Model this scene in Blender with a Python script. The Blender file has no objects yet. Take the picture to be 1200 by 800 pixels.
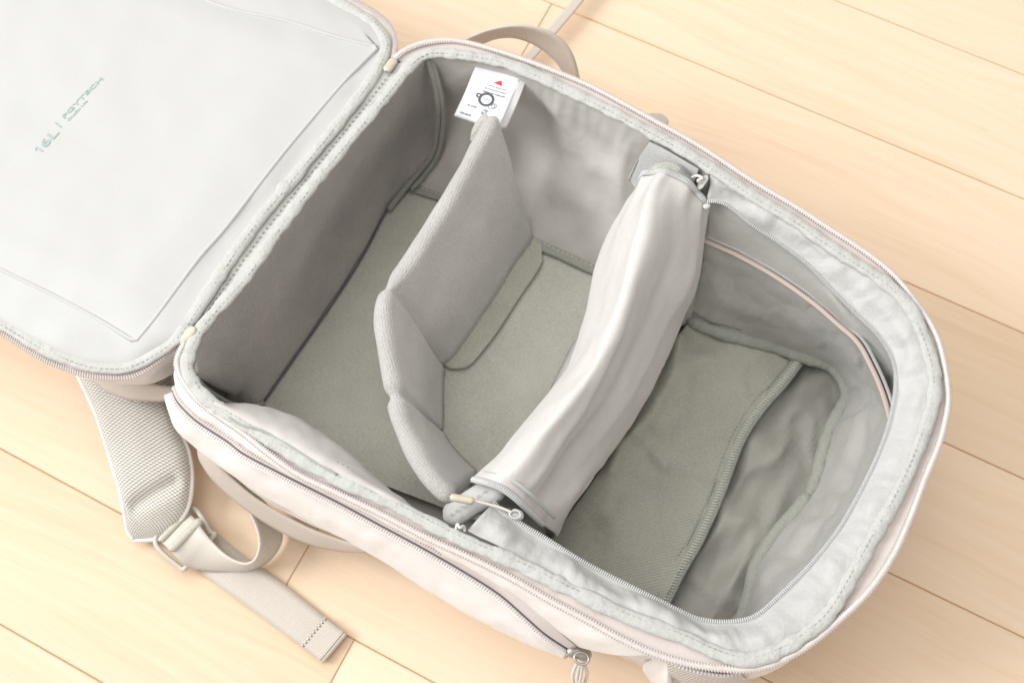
import bpy, math, random
from mathutils import Vector, Matrix, noise
from mathutils.bvhtree import BVHTree
random.seed(7)
scn = bpy.context.scene
COL = scn.collection

# ------------------------------------------------------------------ camera, light, exposure
cam_d = bpy.data.cameras.new('camera')
cam = bpy.data.objects.new('camera', cam_d); COL.objects.link(cam)
rot = Matrix(((0.87628,-0.44314,0.18909),(0.48052,0.83247,-0.27587),(-0.03516,0.33260,0.94241))).to_4x4()
cam.matrix_world = Matrix.Translation((0.0999,-0.2535,0.8152)) @ rot
cam_d.sensor_width = 36.0; cam_d.lens = 42.00; cam_d.clip_start = 0.02; cam_d.clip_end = 60
cam_d.dof.use_dof = True; cam_d.dof.focus_distance = 0.73; cam_d.dof.aperture_fstop = 9.0
scn.camera = cam

world = bpy.data.worlds.new('World'); scn.world = world; world.use_nodes = True
bg = world.node_tree.nodes['Background']
bg.inputs[0].default_value = (1.0, 0.985, 0.965, 1); bg.inputs[1].default_value = 0.44

def area(name, loc, target, sx, sy, power, col):
    d = bpy.data.lights.new(name, 'AREA'); d.shape = 'RECTANGLE'; d.size = sx; d.size_y = sy
    d.energy = power; d.color = col
    o = bpy.data.objects.new(name, d); COL.objects.link(o)
    o.location = loc
    o.rotation_euler = (Vector(target) - Vector(loc)).to_track_quat('-Z', 'Y').to_euler()
    return o
area('window_light', (-3.2, -1.5, 2.5), (0, -0.05, 0.05), 1.9, 1.7, 140, (0.97, 0.985, 1.0))
area('ceiling_light', (-1.0, 0.25, 2.6), (-0.1, 0.0, 0), 2.6, 2.6, 50, (1.0, 0.985, 0.96))
area('room_light', (3.0, -0.9, 2.0), (0.0, 0, 0.1), 1.1, 0.9, 16, (1.0, 0.91, 0.82))

scn.view_settings.view_transform = 'Standard'
scn.view_settings.look = 'None'
scn.view_settings.gamma = 1.0
scn.view_settings.exposure = 0.09

# ------------------------------------------------------------------ materials
class NT:
    def __init__(s, name):
        s.m = bpy.data.materials.new(name); s.m.use_nodes = True
        s.t = s.m.node_tree; s.b = s.t.nodes['Principled BSDF']
    def n(s, typ, **kw):
        o = s.t.nodes.new(typ)
        for k, v in kw.items(): setattr(o, k, v)
        return o
    def l(s, a, b): s.t.links.new(a, b)
    def math(s, op, a, b=None, c=None):
        o = s.n('ShaderNodeMath', operation=op)
        for i, x in enumerate((a, b, c)):
            if x is None: continue
            if isinstance(x, (int, float)): o.inputs[i].default_value = x
            else: s.l(x, o.inputs[i])
        return o.outputs[0]
    def mapping(s, src, scale, rotz=0.0):
        mp = s.n('ShaderNodeMapping'); mp.inputs['Scale'].default_value = scale
        mp.inputs['Rotation'].default_value = (0, 0, rotz); s.l(src, mp.inputs[0]); return mp.outputs[0]
    def noise(s, vec, scale, detail=3, rough=.55):
        o = s.n('ShaderNodeTexNoise'); o.inputs['Scale'].default_value = scale
        o.inputs['Detail'].default_value = detail; o.inputs['Roughness'].default_value = rough
        s.l(vec, o.inputs['Vector']); return o.outputs['Fac']
    def ramp(s, fac, stops):
        o = s.n('ShaderNodeValToRGB'); e = o.color_ramp.elements
        while len(e) < len(stops): e.new(.5)
        for k, (p, c) in zip(e, stops): k.position = p; k.color = (*c, 1)
        s.l(fac, o.inputs[0]); return o.outputs[0]
    def bump(s, h, strength, dist, prev=None):
        o = s.n('ShaderNodeBump'); o.inputs['Strength'].default_value = strength
        o.inputs['Distance'].default_value = dist; s.l(h, o.inputs['Height'])
        if prev is not None: s.l(prev, o.inputs['Normal'])
        return o.outputs[0]

def mul(c, k): return tuple(min(1, x * k) for x in c)

def fabric(name, col, rough=.7, weave=1100, wv=.25, fuzz=0.0, sheen=.2, mott=.07, grain=700, rib=None, soft=None):
    """woven cloth: thread relief from the piece's own metric UV, mottled colour"""
    q = NT(name); b = q.b
    tc = q.n('ShaderNodeTexCoord'); uv = tc.outputs['UV']; ob = tc.outputs['Object']
    n1 = q.noise(ob, grain, 2, .7); n2 = q.noise(ob, 38, 3, .5)
    mix = q.math('ADD', q.math('MULTIPLY', n1, .72), q.math('MULTIPLY', n2, .28))
    c = q.ramp(mix, [(.25, mul(col, 1 - mott * 1.6)), (.75, mul(col, 1 + mott * 1.6))])
    sep = q.n('ShaderNodeSeparateXYZ'); q.l(uv, sep.inputs[0])
    u, v = sep.outputs[0], sep.outputs[1]
    su = q.math('SINE', q.math('MULTIPLY', u, weave * 2 * math.pi)); sv = q.math('SINE', q.math('MULTIPLY', v, weave * 2 * math.pi))
    h = q.math('MULTIPLY', su, sv)
    if rib:      # diagonal or crosswise ribs: (per metre along u, per metre along v)
        h = q.math('SINE', q.math('ADD', q.math('MULTIPLY', u, rib[0] * 2 * math.pi), q.math('MULTIPLY', v, rib[1] * 2 * math.pi)))
        hr = q.math('MULTIPLY_ADD', h, .5, .5)
        mx = q.n('ShaderNodeMix', data_type='RGBA', blend_type='MULTIPLY'); mx.inputs[0].default_value = 1
        rr = q.ramp(hr, [(0, (1 - rib[2],) * 3), (1, (1, 1, 1))])
        q.l(c, mx.inputs[6]); q.l(rr, mx.inputs[7]); c = mx.outputs[2]
    nb = q.bump(h, wv, .0002)
    if fuzz: nb = q.bump(n1, fuzz, .0012, nb)
    if soft: nb = q.bump(q.noise(ob, soft[0], 3, .5), soft[1], .004, nb)
    q.l(c, b.inputs['Base Color']); q.l(nb, b.inputs['Normal'])
    b.inputs['Roughness'].default_value = rough
    b.inputs['Sheen Weight'].default_value = sheen; b.inputs['Sheen Roughness'].default_value = .45
    b.inputs['Specular IOR Level'].default_value = .35
    return q.m

def plain(name, col, rough=.5, metal=0.0, spec=.5):
    q = NT(name)
    tc = q.n('ShaderNodeTexCoord'); n1 = q.noise(tc.outputs['Object'], 400, 2, .6)
    q.l(q.ramp(n1, [(.3, mul(col, .94)), (.7, mul(col, 1.05))]), q.b.inputs['Base Color'])
    q.b.inputs['Roughness'].default_value = rough; q.b.inputs['Metallic'].default_value = metal
    q.b.inputs['Specular IOR Level'].default_value = spec
    return q.m

def spacer_mesh(name, col, hole, pu, pv):
    """honeycomb air mesh: rounded cells between threads"""
    q = NT(name); tc = q.n('ShaderNodeTexCoord'); uv = tc.outputs['UV']
    def cells(off):
        mp = q.n('ShaderNodeMapping'); mp.inputs['Scale'].default_value = (pu, pv, 1); mp.inputs['Location'].default_value = (off, off, 0)
        q.l(uv, mp.inputs[0])
        fr = q.n('ShaderNodeVectorMath', operation='FRACTION'); q.l(mp.outputs[0], fr.inputs[0])
        sb = q.n('ShaderNodeVectorMath', operation='SUBTRACT'); q.l(fr.outputs[0], sb.inputs[0]); sb.inputs[1].default_value = (.5, .5, 0)
        sc = q.n('ShaderNodeVectorMath', operation='MULTIPLY'); q.l(sb.outputs[0], sc.inputs[0]); sc.inputs[1].default_value = (1.0, .75, 0)
        ln = q.n('ShaderNodeVectorMath', operation='LENGTH'); q.l(sc.outputs[0], ln.inputs[0]); return ln.outputs['Value']
    d = q.math('MINIMUM', cells(0), cells(.5))
    hgt = q.ramp(d, [(.12, (0, 0, 0)), (.27, (1, 1, 1))])
    q.l(q.ramp(d, [(.13, hole), (.26, col)]), q.b.inputs['Base Color'])
    q.l(q.bump(hgt, .8, .0012), q.b.inputs['Normal'])
    q.b.inputs['Roughness'].default_value = .75
    return q.m

M = {}
M['shell'] = fabric('shell_nylon', (.81, .775, .755), .62, 900, .2, mott=.03, soft=(60, .25))
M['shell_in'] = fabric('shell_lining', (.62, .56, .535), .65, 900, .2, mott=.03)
M['lid'] = fabric('lid_lining', (.54, .54, .525), .55, 1000, .12, mott=.02, sheen=.1, soft=(26, .10))
M['nylon'] = fabric('lining_nylon', (.57, .545, .505), .42, 1000, .15, mott=.03, sheen=.15, soft=(45, .4))
M['nylon_lt'] = fabric('lip_nylon', (.52, .512, .495), .46, 1000, .2, mott=.03, sheen=.1, soft=(80, .5))
M['side_flap'] = fabric('side_flap_nylon', (.60, .565, .54), .55, 1000, .2, mott=.03, sheen=.1, soft=(60, .2))
M['flap'] = fabric('flap_nylon', (.65, .622, .592), .6, 900, .35, mott=.05, sheen=.1, soft=(60, .18))
M['pocket_base'] = fabric('pocket_base_nylon', (.335, .325, .29), .5, 1000, .15, mott=.03, sheen=.15, soft=(50, .5))
M['loop'] = fabric('loop_strip_cloth', (.76, .76, .74), .9, 1400, .2, fuzz=.3, sheen=.4, mott=.12, grain=900)
M['tongue'] = fabric('tongue_cloth', (.44, .43, .37), .9, 1400, .1, fuzz=.8, sheen=.2, mott=.18, grain=850)
M['pocket'] = fabric('pocket_nylon', (.395, .385, .36), .46, 1000, .15, mott=.03, sheen=.15, soft=(50, .5))
M['velvet'] = fabric('brushed_loop_lining', (.535, .525, .465), .9, 1400, .1, fuzz=.9, sheen=.3, mott=.14, grain=850)
M['wall'] = fabric('ribbed_wall_lining', (.52, .485, .455), .9, 1400, .3, fuzz=.8, sheen=.3, mott=.19, grain=1000, rib=(480, 260, .16))
M['pad'] = fabric('brushed_divider_cloth', (.57, .55, .52), .9, 1400, .3, fuzz=.9, sheen=.5, mott=.14, grain=900, rib=(520, 90, .14))
M['twill'] = fabric('twill_cloth', (.41, .40, .345), .8, 900, .3, mott=.10, sheen=.2, rib=(420, 420, .16), soft=(50, .35))
M['binding'] = fabric('binding_tape', (.545, .547, .518), .75, 800, .4, mott=.07, sheen=.2, soft=(170, .4))
M['binding_dk'] = fabric('inner_piping', (.335, .335, .295), .75, 800, .4, mott=.05, soft=(260, .4))
M['tape'] = fabric('zip_tape', (.66, .59, .555), .7, 900, .3, mott=.03, rib=(900, 0, .05))
M['tape_peach'] = fabric('peach_zip_tape', (.52, .42, .37), .7, 900, .3, mott=.03)
M['tape_grey'] = fabric('grey_zip_tape', (.50, .505, .49), .7, 900, .3, mott=.03)
M['web'] = fabric('strap_webbing', (.66, .605, .53), .6, 700, .3, mott=.03, rib=(640, 0, .22))
M['web_sh'] = fabric('smooth_webbing', (.67, .625, .56), .38, 700, .3, mott=.02, rib=(640, 0, .10))
M['web_m'] = fabric('handle_webbing', (.62, .545, .48), .6, 700, .3, mott=.03, rib=(700, 0, .10))
M['thread'] = plain('thread', (.40, .41, .37), .8)
M['thread_lt'] = plain('pale_thread', (.66, .65, .60), .8)
M['coil'] = plain('zip_coil', (.66, .605, .575), .5)
M['coil_grey'] = plain('grey_zip_coil', (.60, .60, .59), .4)
M['coil_green'] = plain('green_grey_zip_coil', (.55, .55, .49), .5)
M['slit'] = plain('zip_gap', (.13, .11, .13), .6)
M['buckle'] = plain('buckle_plastic', (.52, .50, .43), .35)
M['puller'] = plain('puller_rubber', (.62, .55, .44), .45)
M['metal'] = plain('puller_metal', (.45, .41, .37), .35, .7)
M['cord'] = plain('pull_cord', (.68, .65, .60), .7)
M['tag'] = fabric('care_tag_satin', (.84, .845, .85), .45, 900, .05, mott=.01, sheen=0)
M['ink'] = plain('tag_ink', (.10, .10, .12), .6)
M['ink_blue'] = plain('tag_ink_blue', (.22, .25, .32), .6)
M['red'] = plain('tag_red', (.75, .06, .06), .6)
M['print'] = plain('lid_print', (.36, .44, .42), .6)
M['mesh'] = spacer_mesh('strap_air_mesh', (.79, .76, .70), (.43, .40, .345), 400, 230)
M['mesh_lt'] = spacer_mesh('back_air_mesh', (.82, .79, .76), (.60, .56, .52), 430, 250)

def wood():
    q = NT('maple_plank'); tc = q.n('ShaderNodeTexCoord'); oi = q.n('ShaderNodeObjectInfo')
    rnd = oi.outputs['Random']
    off = q.n('ShaderNodeCombineXYZ'); q.l(q.math('MULTIPLY', rnd, 37.0), off.inputs[0]); q.l(q.math('MULTIPLY', rnd, 91.0), off.inputs[1])
    add = q.n('ShaderNodeVectorMath', operation='ADD'); q.l(tc.outputs['Object'], add.inputs[0]); q.l(off.outputs[0], add.inputs[1])
    p = add.outputs[0]
    # slow wander that bends the grain
    wob = q.noise(q.mapping(p, (2.2, 7, 1)), 1, 2)
    sep = q.n('ShaderNodeSeparateXYZ'); q.l(p, sep.inputs[0])
    yy = q.math('ADD', q.math('MULTIPLY', sep.outputs[1], 1.0), q.math('MULTIPLY', wob, .085))
    cmb = q.n('ShaderNodeCombineXYZ'); q.l(q.math('MULTIPLY', sep.outputs[0], .05), cmb.inputs[0]); q.l(yy, cmb.inputs[1])
    g1 = q.noise(cmb.outputs[0], 130, 5, .65)
    g2 = q.noise(q.mapping(p, (14, 700, 1)), 1, 3, .6)
    g3 = q.noise(q.mapping(p, (1.4, 8, 1)), 1, 2, .5)
    f = q.math('ADD', q.math('ADD', q.math('MULTIPLY', g1, .42), q.math('MULTIPLY', g2, .20)), q.math('MULTIPLY', g3, .38))
    base = q.ramp(f, [(.32, (.725, .535, .355)), (.50, (.81, .63, .455)), (.68, (.85, .685, .53))])
    tone = q.n('ShaderNodeMix', data_type='RGBA', blend_type='MULTIPLY'); tone.inputs[0].default_value = 1
    q.l(base, tone.inputs[6]); q.l(q.ramp(rnd, [(0, (.93, .91, .88)), (.5, (1, .99, .98)), (1, (1.0, 1.0, 1.0))]), tone.inputs[7])
    # small brown mineral flecks
    fl = q.noise(q.mapping(p, (26, 170, 1)), 1, 1, .4)
    fm = q.ramp(fl, [(.80, (0, 0, 0)), (.86, (1, 1, 1))])
    fk = q.n('ShaderNodeMix', data_type='RGBA', blend_type='MIX'); q.l(q.math('MULTIPLY', fm, .5), fk.inputs[0])
    q.l(tone.outputs[2], fk.inputs[6]); fk.inputs[7].default_value = (.46, .26, .12, 1)
    q.l(fk.outputs[2], q.b.inputs['Base Color'])
    q.l(q.bump(g2, .05, .0006), q.b.inputs['Normal'])
    q.l(q.math('MULTIPLY_ADD', g1, .12, .36), q.b.inputs['Roughness'])
    q.b.inputs['Specular IOR Level'].default_value = .35
    return q.m
M['wood'] = wood()
M['joint'] = plain('joint_board', (.50, .27, .11), .8)

# ------------------------------------------------------------------ geometry helpers
def V(p): return Vector(p)

def smooth_curve(pts, n, closed=False, smooth=True):
    """n points, evenly spaced by length, on a Catmull-Rom curve through pts"""
    P = [V(p) for p in pts]
    if len(P) == 2 or not smooth:
        D = P + ([P[0]] if closed else [])
    else:
        D = []
        m = len(P); seg = m if closed else m - 1
        for i in range(seg):
            if closed: a, b, c, d = P[(i - 1) % m], P[i], P[(i + 1) % m], P[(i + 2) % m]
            else:
                b, c = P[i], P[i + 1]
                a = P[i - 1] if i > 0 else b * 2 - c
                d = P[i + 2] if i + 2 < m else c * 2 - b
            for k in range(10):
                t = k / 10
                D.append(.5 * ((2 * b) + (c - a) * t + (2 * a - 5 * b + 4 * c - d) * t * t + (3 * b - a - 3 * c + d) * t ** 3))
        D.append(P[0].copy() if closed else P[-1].copy())
    L = [0.0]
    for i in range(1, len(D)): L.append(L[-1] + (D[i] - D[i - 1]).length)
    out = []; j = 0; tot = L[-1]
    cnt = n if closed else n - 1
    for k in range(n):
        s = tot * k / cnt
        while j < len(D) - 2 and L[j + 1] < s: j += 1
        w = (s - L[j]) / max(1e-9, L[j + 1] - L[j])
        out.append(D[j].lerp(D[j + 1], min(1, max(0, w))))
    return out

def link(name, me, mat, parent=None, smooth=True):
    o = bpy.data.objects.new(name, me); COL.objects.link(o)
    if mat is not None: me.materials.append(M[mat] if isinstance(mat, str) else mat)
    if smooth:
        for p in me.polygons: p.use_smooth = True
    if parent is not None: o.parent = parent
    return o

def mesh_from(verts, faces, uvs=None):
    me = bpy.data.meshes.new('m'); me.from_pydata([tuple(v) for v in verts], [], faces)
    if uvs:
        lay = me.uv_layers.new(name='UVMap')
        for l in me.loops: lay.data[l.index].uv = uvs[l.vertex_index]
    me.update(); return me

def grid(name, rows, mat, parent, nu=60, nv=24, disp=None, thick=0.0, closed=False, smooth_v=True, off=-1, smooth_u=True):
    """cloth patch lofted through rows of points (u along a row, v across the rows); UV in metres"""
    R = [smooth_curve(r, nu, closed, smooth_u) for r in rows]
    cols = [smooth_curve([r[i] for r in R], nv, False, smooth_v) for i in range(nu)]
    Gd = [[cols[i][j] for i in range(nu)] for j in range(nv)]
    def at(i, j):
        if closed: i %= nu
        else: i = min(nu - 1, max(0, i))
        return Gd[min(nv - 1, max(0, j))][i]
    out = []
    for j in range(nv):
        for i in range(nu):
            p = Gd[j][i]
            if disp:
                nrm = (at(i + 1, j) - at(i - 1, j)).cross(at(i, j + 1) - at(i, j - 1))
                if nrm.length > 1e-12: nrm.normalize()
                d = disp(i / (nu - 1), j / (nv - 1), p)
                if nrm.z < 0: nrm = -nrm
                p = p + nrm * d
            out.append(p)
    faces = []
    for j in range(nv - 1):
        for i in range(nu if closed else nu - 1):
            a = j * nu + i; b = j * nu + (i + 1) % nu
            faces.append((a, b, b + nu, a + nu))
    Lu = []; s = 0
    mid = nv // 2
    for i in range(nu):
        if i: s += (Gd[mid][i] - Gd[mid][i - 1]).length
        Lu.append(s)
    Lv = []; s = 0
    for j in range(nv):
        if j: s += (Gd[j][nu // 2] - Gd[j - 1][nu // 2]).length
        Lv.append(s)
    uvs = [(Lu[i], Lv[j]) for j in range(nv) for i in range(nu)]
    me = mesh_from(out, faces, uvs)
    o = link(name, me, mat, parent)
    if thick:
        md = o.modifiers.new('thickness', 'SOLIDIFY'); md.thickness = thick; md.offset = off
    return o

def sweep(name, curve, prof, mat, parent, n=200, closed=False, up=(0, 0, 1), disp=None, ups=None, cap=True, presampled=False):
    """sweep a closed profile [(side, up)] along a curve"""
    C = curve if presampled else smooth_curve(curve, n, closed)
    n = len(C); m = len(prof); vs = []; uvs = []; s = 0
    pl = [0.0]
    for k in range(1, m): pl.append(pl[-1] + math.dist(prof[k], prof[k - 1]))
    for i in range(n):
        if i: s += (C[i] - C[i - 1]).length
        t = (C[(i + 1) % n] - C[i - 1]) if closed else (C[min(n - 1, i + 1)] - C[max(0, i - 1)])
        t.normalize()
        u = V(ups[i]) if ups else V(up)
        side = t.cross(u)
        if side.length < 1e-6: side = Vector((1, 0, 0))
        side.normalize(); u = side.cross(t)
        for k, (a, b) in enumerate(prof):
            sc, uo = (disp(i / n, k / m, C[i], s) if disp else (1.0, 0.0))
            vs.append(C[i] + side * a * sc + u * (b * sc + uo)); uvs.append((s, pl[k]))
    faces = []
    for i in range(n if closed else n - 1):
        for k in range(m):
            a = i * m + k; b = i * m + (k + 1) % m; c = ((i + 1) % n) * m + (k + 1) % m; d = ((i + 1) % n) * m + k
            faces.append((a, b, c, d))
    if not closed and cap:
        faces.append(tuple(range(m))[::-1]); faces.append(tuple((n - 1) * m + k for k in range(m)))
    return link(name, mesh_from(vs, faces, uvs), mat, parent)

def oval(a, b, m=10): return [(a * math.cos(2 * math.pi * k / m), b * math.sin(2 * math.pi * k / m)) for k in range(m)]

def tube(name, curve, r, mat, parent, n=40, closed=False, m=8): return sweep(name, curve, oval(r, r, m), mat, parent, n, closed)

def ticks(name, curve, mat, parent, pitch=.0013, ln=.0028, wd=.0007, ht=.0009, closed=False, up=(0, 0, 1), lift=0.0, along=False, skew=0.0, shift=0.0):
    """zip teeth or stitches: small rounded bars set along a curve (joined, too small to pick apart)"""
    dense = smooth_curve(curve, 400, closed)
    tot = sum((dense[i] - dense[i - 1]).length for i in range(1, len(dense)))
    n = max(3, int(tot / pitch)); C = smooth_curve(curve, n, closed)
    vs, fs = [], []
    for i in range(n):
        t = (C[(i + 1) % n] - C[i - 1]) if closed else (C[min(n - 1, i + 1)] - C[max(0, i - 1)])
        if t.length < 1e-9: continue
        t.normalize(); side = t.cross(V(up)).normalized(); u = side.cross(t)
        if along: ax, bx = t, side
        else: ax, bx = (side + t * skew).normalized(), t
        c = C[i] + u * lift + side * shift
        b0 = len(vs)
        for sa, k in ((-1, .55), (-.6, 1), (.6, 1), (1, .55)):
            for da, db in ((-1, 0), (-.5, 1), (.5, 1), (1, 0)):
                vs.append(c + ax * (sa * ln / 2) + bx * (da * wd / 2 * k) + u * (db * ht * k))
        for r in range(3):
            for k in range(3):
                a = b0 + r * 4 + k; fs.append((a, a + 1, a + 5, a + 4))
        fs.append((b0, b0 + 1, b0 + 2, b0 + 3)); fs.append((b0 + 12, b0 + 13, b0 + 14, b0 + 15))
    o = link(name, mesh_from(vs, fs), mat, parent); o['kind'] = 'stuff'
    return o

def offset(curve, d, dz=0.0, closed=True):
    """shift a curve sideways (to its left when d>0, seen from above)"""
    C = [V(p) for p in curve]; n = len(C); out = []
    for i in range(n):
        t = (C[(i + 1) % n] - C[i - 1]) if closed else (C[min(n - 1, i + 1)] - C[max(0, i - 1)])
        t.z = 0; t.normalize()
        out.append(C[i] + Vector((-t.y, t.x, 0)) * d + Vector((0, 0, dz)))
    return out

def N(p, s, sx=1, sy=1, sz=1, seed=0.0): return noise.noise(Vector((p[0] * s * sx + seed, p[1] * s * sy + seed * .7, p[2] * s * sz - seed)))

def empty(name, loc=(0, 0, 0), parent=None):
    o = bpy.data.objects.new(name, None); COL.objects.link(o); o.location = loc
    o.empty_display_size = .05
    if parent is not None: o.parent = parent
    return o
def tag(o, label, cat=None, group=None, kind=None):
    if label: o['label'] = label
    if cat: o['category'] = cat
    if group: o['group'] = group
    if kind: o['kind'] = kind
    return o

def box_mesh(x0, x1, y0, y1, z0, z1, bev=0.0):
    b = bev
    ring = lambda z, i: [(x0 + i, y0 + i, z), (x1 - i, y0 + i, z), (x1 - i, y1 - i, z), (x0 + i, y1 - i, z)]
    vs = ring(z0, 0) + ring(z1 - b, 0) + ring(z1, b)
    fs = [(3, 2, 1, 0), (8, 9, 10, 11)]
    for r in range(2):
        for k in range(4): fs.append((r * 4 + k, r * 4 + (k + 1) % 4, r * 4 + 4 + (k + 1) % 4, r * 4 + 4 + k))
    return mesh_from(vs, fs)

# ------------------------------------------------------------------ floor: maple planks
PW, PL = .101, .909
fl_me = box_mesh(-2.0, 2.0, -2.2, 1.2, -.030, -.0013)
floor = link('floor', fl_me, 'joint', smooth=False)
floor.location = (0.0838,0.3603,0.0); floor.rotation_euler = (0, 0, 0.02618)
tag(floor, 'pale maple strip floor with fine brown joints', kind='structure')
plank_me = box_mesh(.0002, PL - .0002, -PW + .0003, -.0003, -.0012, 0, .0007)
plank_me.materials.append(M['wood'])
JOINT = {0: -.62, 1: -.26, 5: -.2145, 6: -.155}
for r in range(-10, 20):
    j = JOINT.get(r, ((r * 0.377) % 1.0) * PL - 1.05)
    if r in (2, 3, 4): j = -.75 + .11 * r
    k0 = math.floor((-1.7 - j) / PL)
    for k in range(k0, k0 + 5):
        x = j + k * PL
        if x > 1.6: continue
        p = bpy.data.objects.new('plank', plank_me); COL.objects.link(p); p.parent = floor
        p.location = (x, -r * PW, 0)

# ------------------------------------------------------------------ backpack lying open on its back
bag = empty('backpack', (0, 0, 0))
tag(bag, 'open pale grey camera backpack lying on its back on the wooden floor', 'backpack')

COIL = [(-0.2160,-0.1471,0.1280),(-0.2140,-0.1586,0.1280),(-0.2092,-0.1648,0.1280),(-0.2005,-0.1701,0.1280),(-0.1871,-0.1751,0.1280),(-0.1687,-0.1775,0.1280),(-0.1509,-0.1793,0.1280),(-0.1331,-0.1823,0.1280),(-0.1092,-0.1848,0.1280),(-0.0805,-0.1832,0.1280),(-0.0521,-0.1817,0.1280),(-0.0237,-0.1811,0.1280),(0.0036,-0.1792,0.1280),(0.0310,-0.1781,0.1280),(0.0533,-0.1786,0.1280),(0.0767,-0.1783,0.1280),(0.1003,-0.1783,0.1280),(0.1222,-0.1764,0.1280),(0.1424,-0.1716,0.1280),(0.1616,-0.1638,0.1280),(0.1729,-0.1571,0.1280),(0.1819,-0.1486,0.1280),(0.1933,-0.1319,0.1280),(0.2037,-0.1088,0.1280),(0.2113,-0.0870,0.1280),(0.2151,-0.0631,0.1280),(0.2153,-0.0386,0.1280),(0.2140,-0.0150,0.1280),(0.2136,0.0039,0.1280),(0.2123,0.0177,0.1280),(0.2088,0.0342,0.1280),(0.2030,0.0473,0.1280),(0.1924,0.0642,0.1280),(0.1826,0.0750,0.1280),(0.1672,0.0857,0.1280),(0.1484,0.0961,0.1280),(0.1267,0.1021,0.1280),(0.0983,0.1068,0.1280),(0.0771,0.1103,0.1280),(0.0459,0.1141,0.1280),(0.0133,0.1198,0.1280),(-0.0080,0.1225,0.1280),(-0.0291,0.1242,0.1280),(-0.0512,0.1262,0.1280),(-0.0772,0.1279,0.1280),(-0.1023,0.1272,0.1280),(-0.1270,0.1254,0.1280),(-0.1514,0.1224,0.1280),(-0.1746,0.1171,0.1280),(-0.1908,0.1072,0.1280),(-0.1999,0.0965,0.1280),(-0.2036,0.0871,0.1280)]
BIND = [(-0.2086,-0.1526,0.1295),(-0.2044,-0.1616,0.1295),(-0.1955,-0.1673,0.1295),(-0.1832,-0.1718,0.1295),(-0.1644,-0.1739,0.1295),(-0.1456,-0.1746,0.1295),(-0.1204,-0.1759,0.1295),(-0.0846,-0.1760,0.1295),(-0.0567,-0.1737,0.1295),(-0.0281,-0.1731,0.1295),(-0.0003,-0.1721,0.1295),(0.0263,-0.1694,0.1295),(0.0624,-0.1679,0.1295),(0.0971,-0.1658,0.1295),(0.1303,-0.1611,0.1295),(0.1456,-0.1601,0.1295),(0.1587,-0.1582,0.1295),(0.1679,-0.1547,0.1295),(0.1760,-0.1477,0.1295),(0.1864,-0.1332,0.1295),(0.1959,-0.1116,0.1295),(0.1993,-0.0840,0.1295),(0.2010,-0.0600,0.1295),(0.2034,-0.0324,0.1295),(0.2037,-0.0065,0.1295),(0.2023,0.0149,0.1295),(0.2003,0.0315,0.1295),(0.1948,0.0466,0.1295),(0.1856,0.0599,0.1295),(0.1709,0.0757,0.1295),(0.1594,0.0834,0.1295),(0.1432,0.0888,0.1295),(0.1172,0.0930,0.1295),(0.0986,0.0963,0.1295),(0.0813,0.1003,0.1295),(0.0503,0.1041,0.1295),(0.0180,0.1096,0.1295),(-0.0035,0.1128,0.1295),(-0.0244,0.1145,0.1295),(-0.0565,0.1168,0.1295),(-0.0882,0.1175,0.1295),(-0.1139,0.1179,0.1295),(-0.1386,0.1161,0.1295),(-0.1596,0.1104,0.1295),(-0.1796,0.1029,0.1295),(-0.1874,0.0959,0.1295),(-0.1914,0.0835,0.1295),(-0.1939,0.0566,0.1295),(-0.1972,0.0262,0.1295),(-0.2019,-0.0162,0.1295),(-0.2049,-0.0606,0.1295),(-0.2053,-0.0919,0.1295),(-0.2101,-0.1236,0.1295),(-0.2114,-0.1389,0.1295)]
HINGE_B = [(-0.2171,-0.1346,0.1270)]; HINGE_T = [(-0.2041,0.0764,0.1270)]
coil_c = smooth_curve(COIL, 420)
bind_c = smooth_curve(BIND, 520, True)

# outer shell -----------------------------------------------------------------
NEAR_MID = [(-0.2393,-0.1635,0.0700),(-0.2293,-0.1762,0.0700),(-0.2197,-0.1842,0.0700),(-0.2063,-0.1921,0.0700),(-0.1907,-0.1954,0.0700),(-0.1741,-0.1973,0.0700),(-0.1566,-0.1988,0.0700),(-0.1244,-0.2003,0.0700),(-0.0823,-0.1992,0.0700),(-0.0556,-0.1987,0.0700),(-0.0187,-0.2015,0.0700),(0.0122,-0.2025,0.0700),(0.0411,-0.2007,0.0700),(0.0632,-0.1979,0.0700),(0.0766,-0.1934,0.0700),(0.0884,-0.1870,0.0700),(0.1096,-0.1834,0.0700),(0.1245,-0.1787,0.0700),(0.1424,-0.1724,0.0700),(0.1653,-0.1615,0.0700),(0.1797,-0.1503,0.0700)]
rim_loop = smooth_curve(COIL + HINGE_T + HINGE_B, 300, True)
cen = Vector((0.0, -.03, 0))
def scaled(loop, k, z): return [Vector((cen.x + (p.x - cen.x) * k, cen.y + (p.y - cen.y) * k, z)) for p in loop]
def mid_loop(z, k):
    out = scaled(rim_loop, k, z)
    return out
wr_shell = lambda u, v, p: .0016 * N(p, 28, seed=3) * math.sin(math.pi * v) + .0007 * N(p, 80, seed=9)
# lower part pulled in towards the back panel
shell = grid('shell', [[p + Vector((0, 0, -.003)) for p in rim_loop], mid_loop(.11, 1.0), mid_loop(.065, 1.012), mid_loop(.03, .99), mid_loop(.012, .95), mid_loop(.006, .88)], 'shell', bag, 300, 26, wr_shell, closed=True)
bp = scaled(rim_loop, .885, .0062)
link('back_panel', mesh_from(bp, [tuple(range(len(bp)))]), 'mesh_lt', bag, smooth=False)

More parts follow.
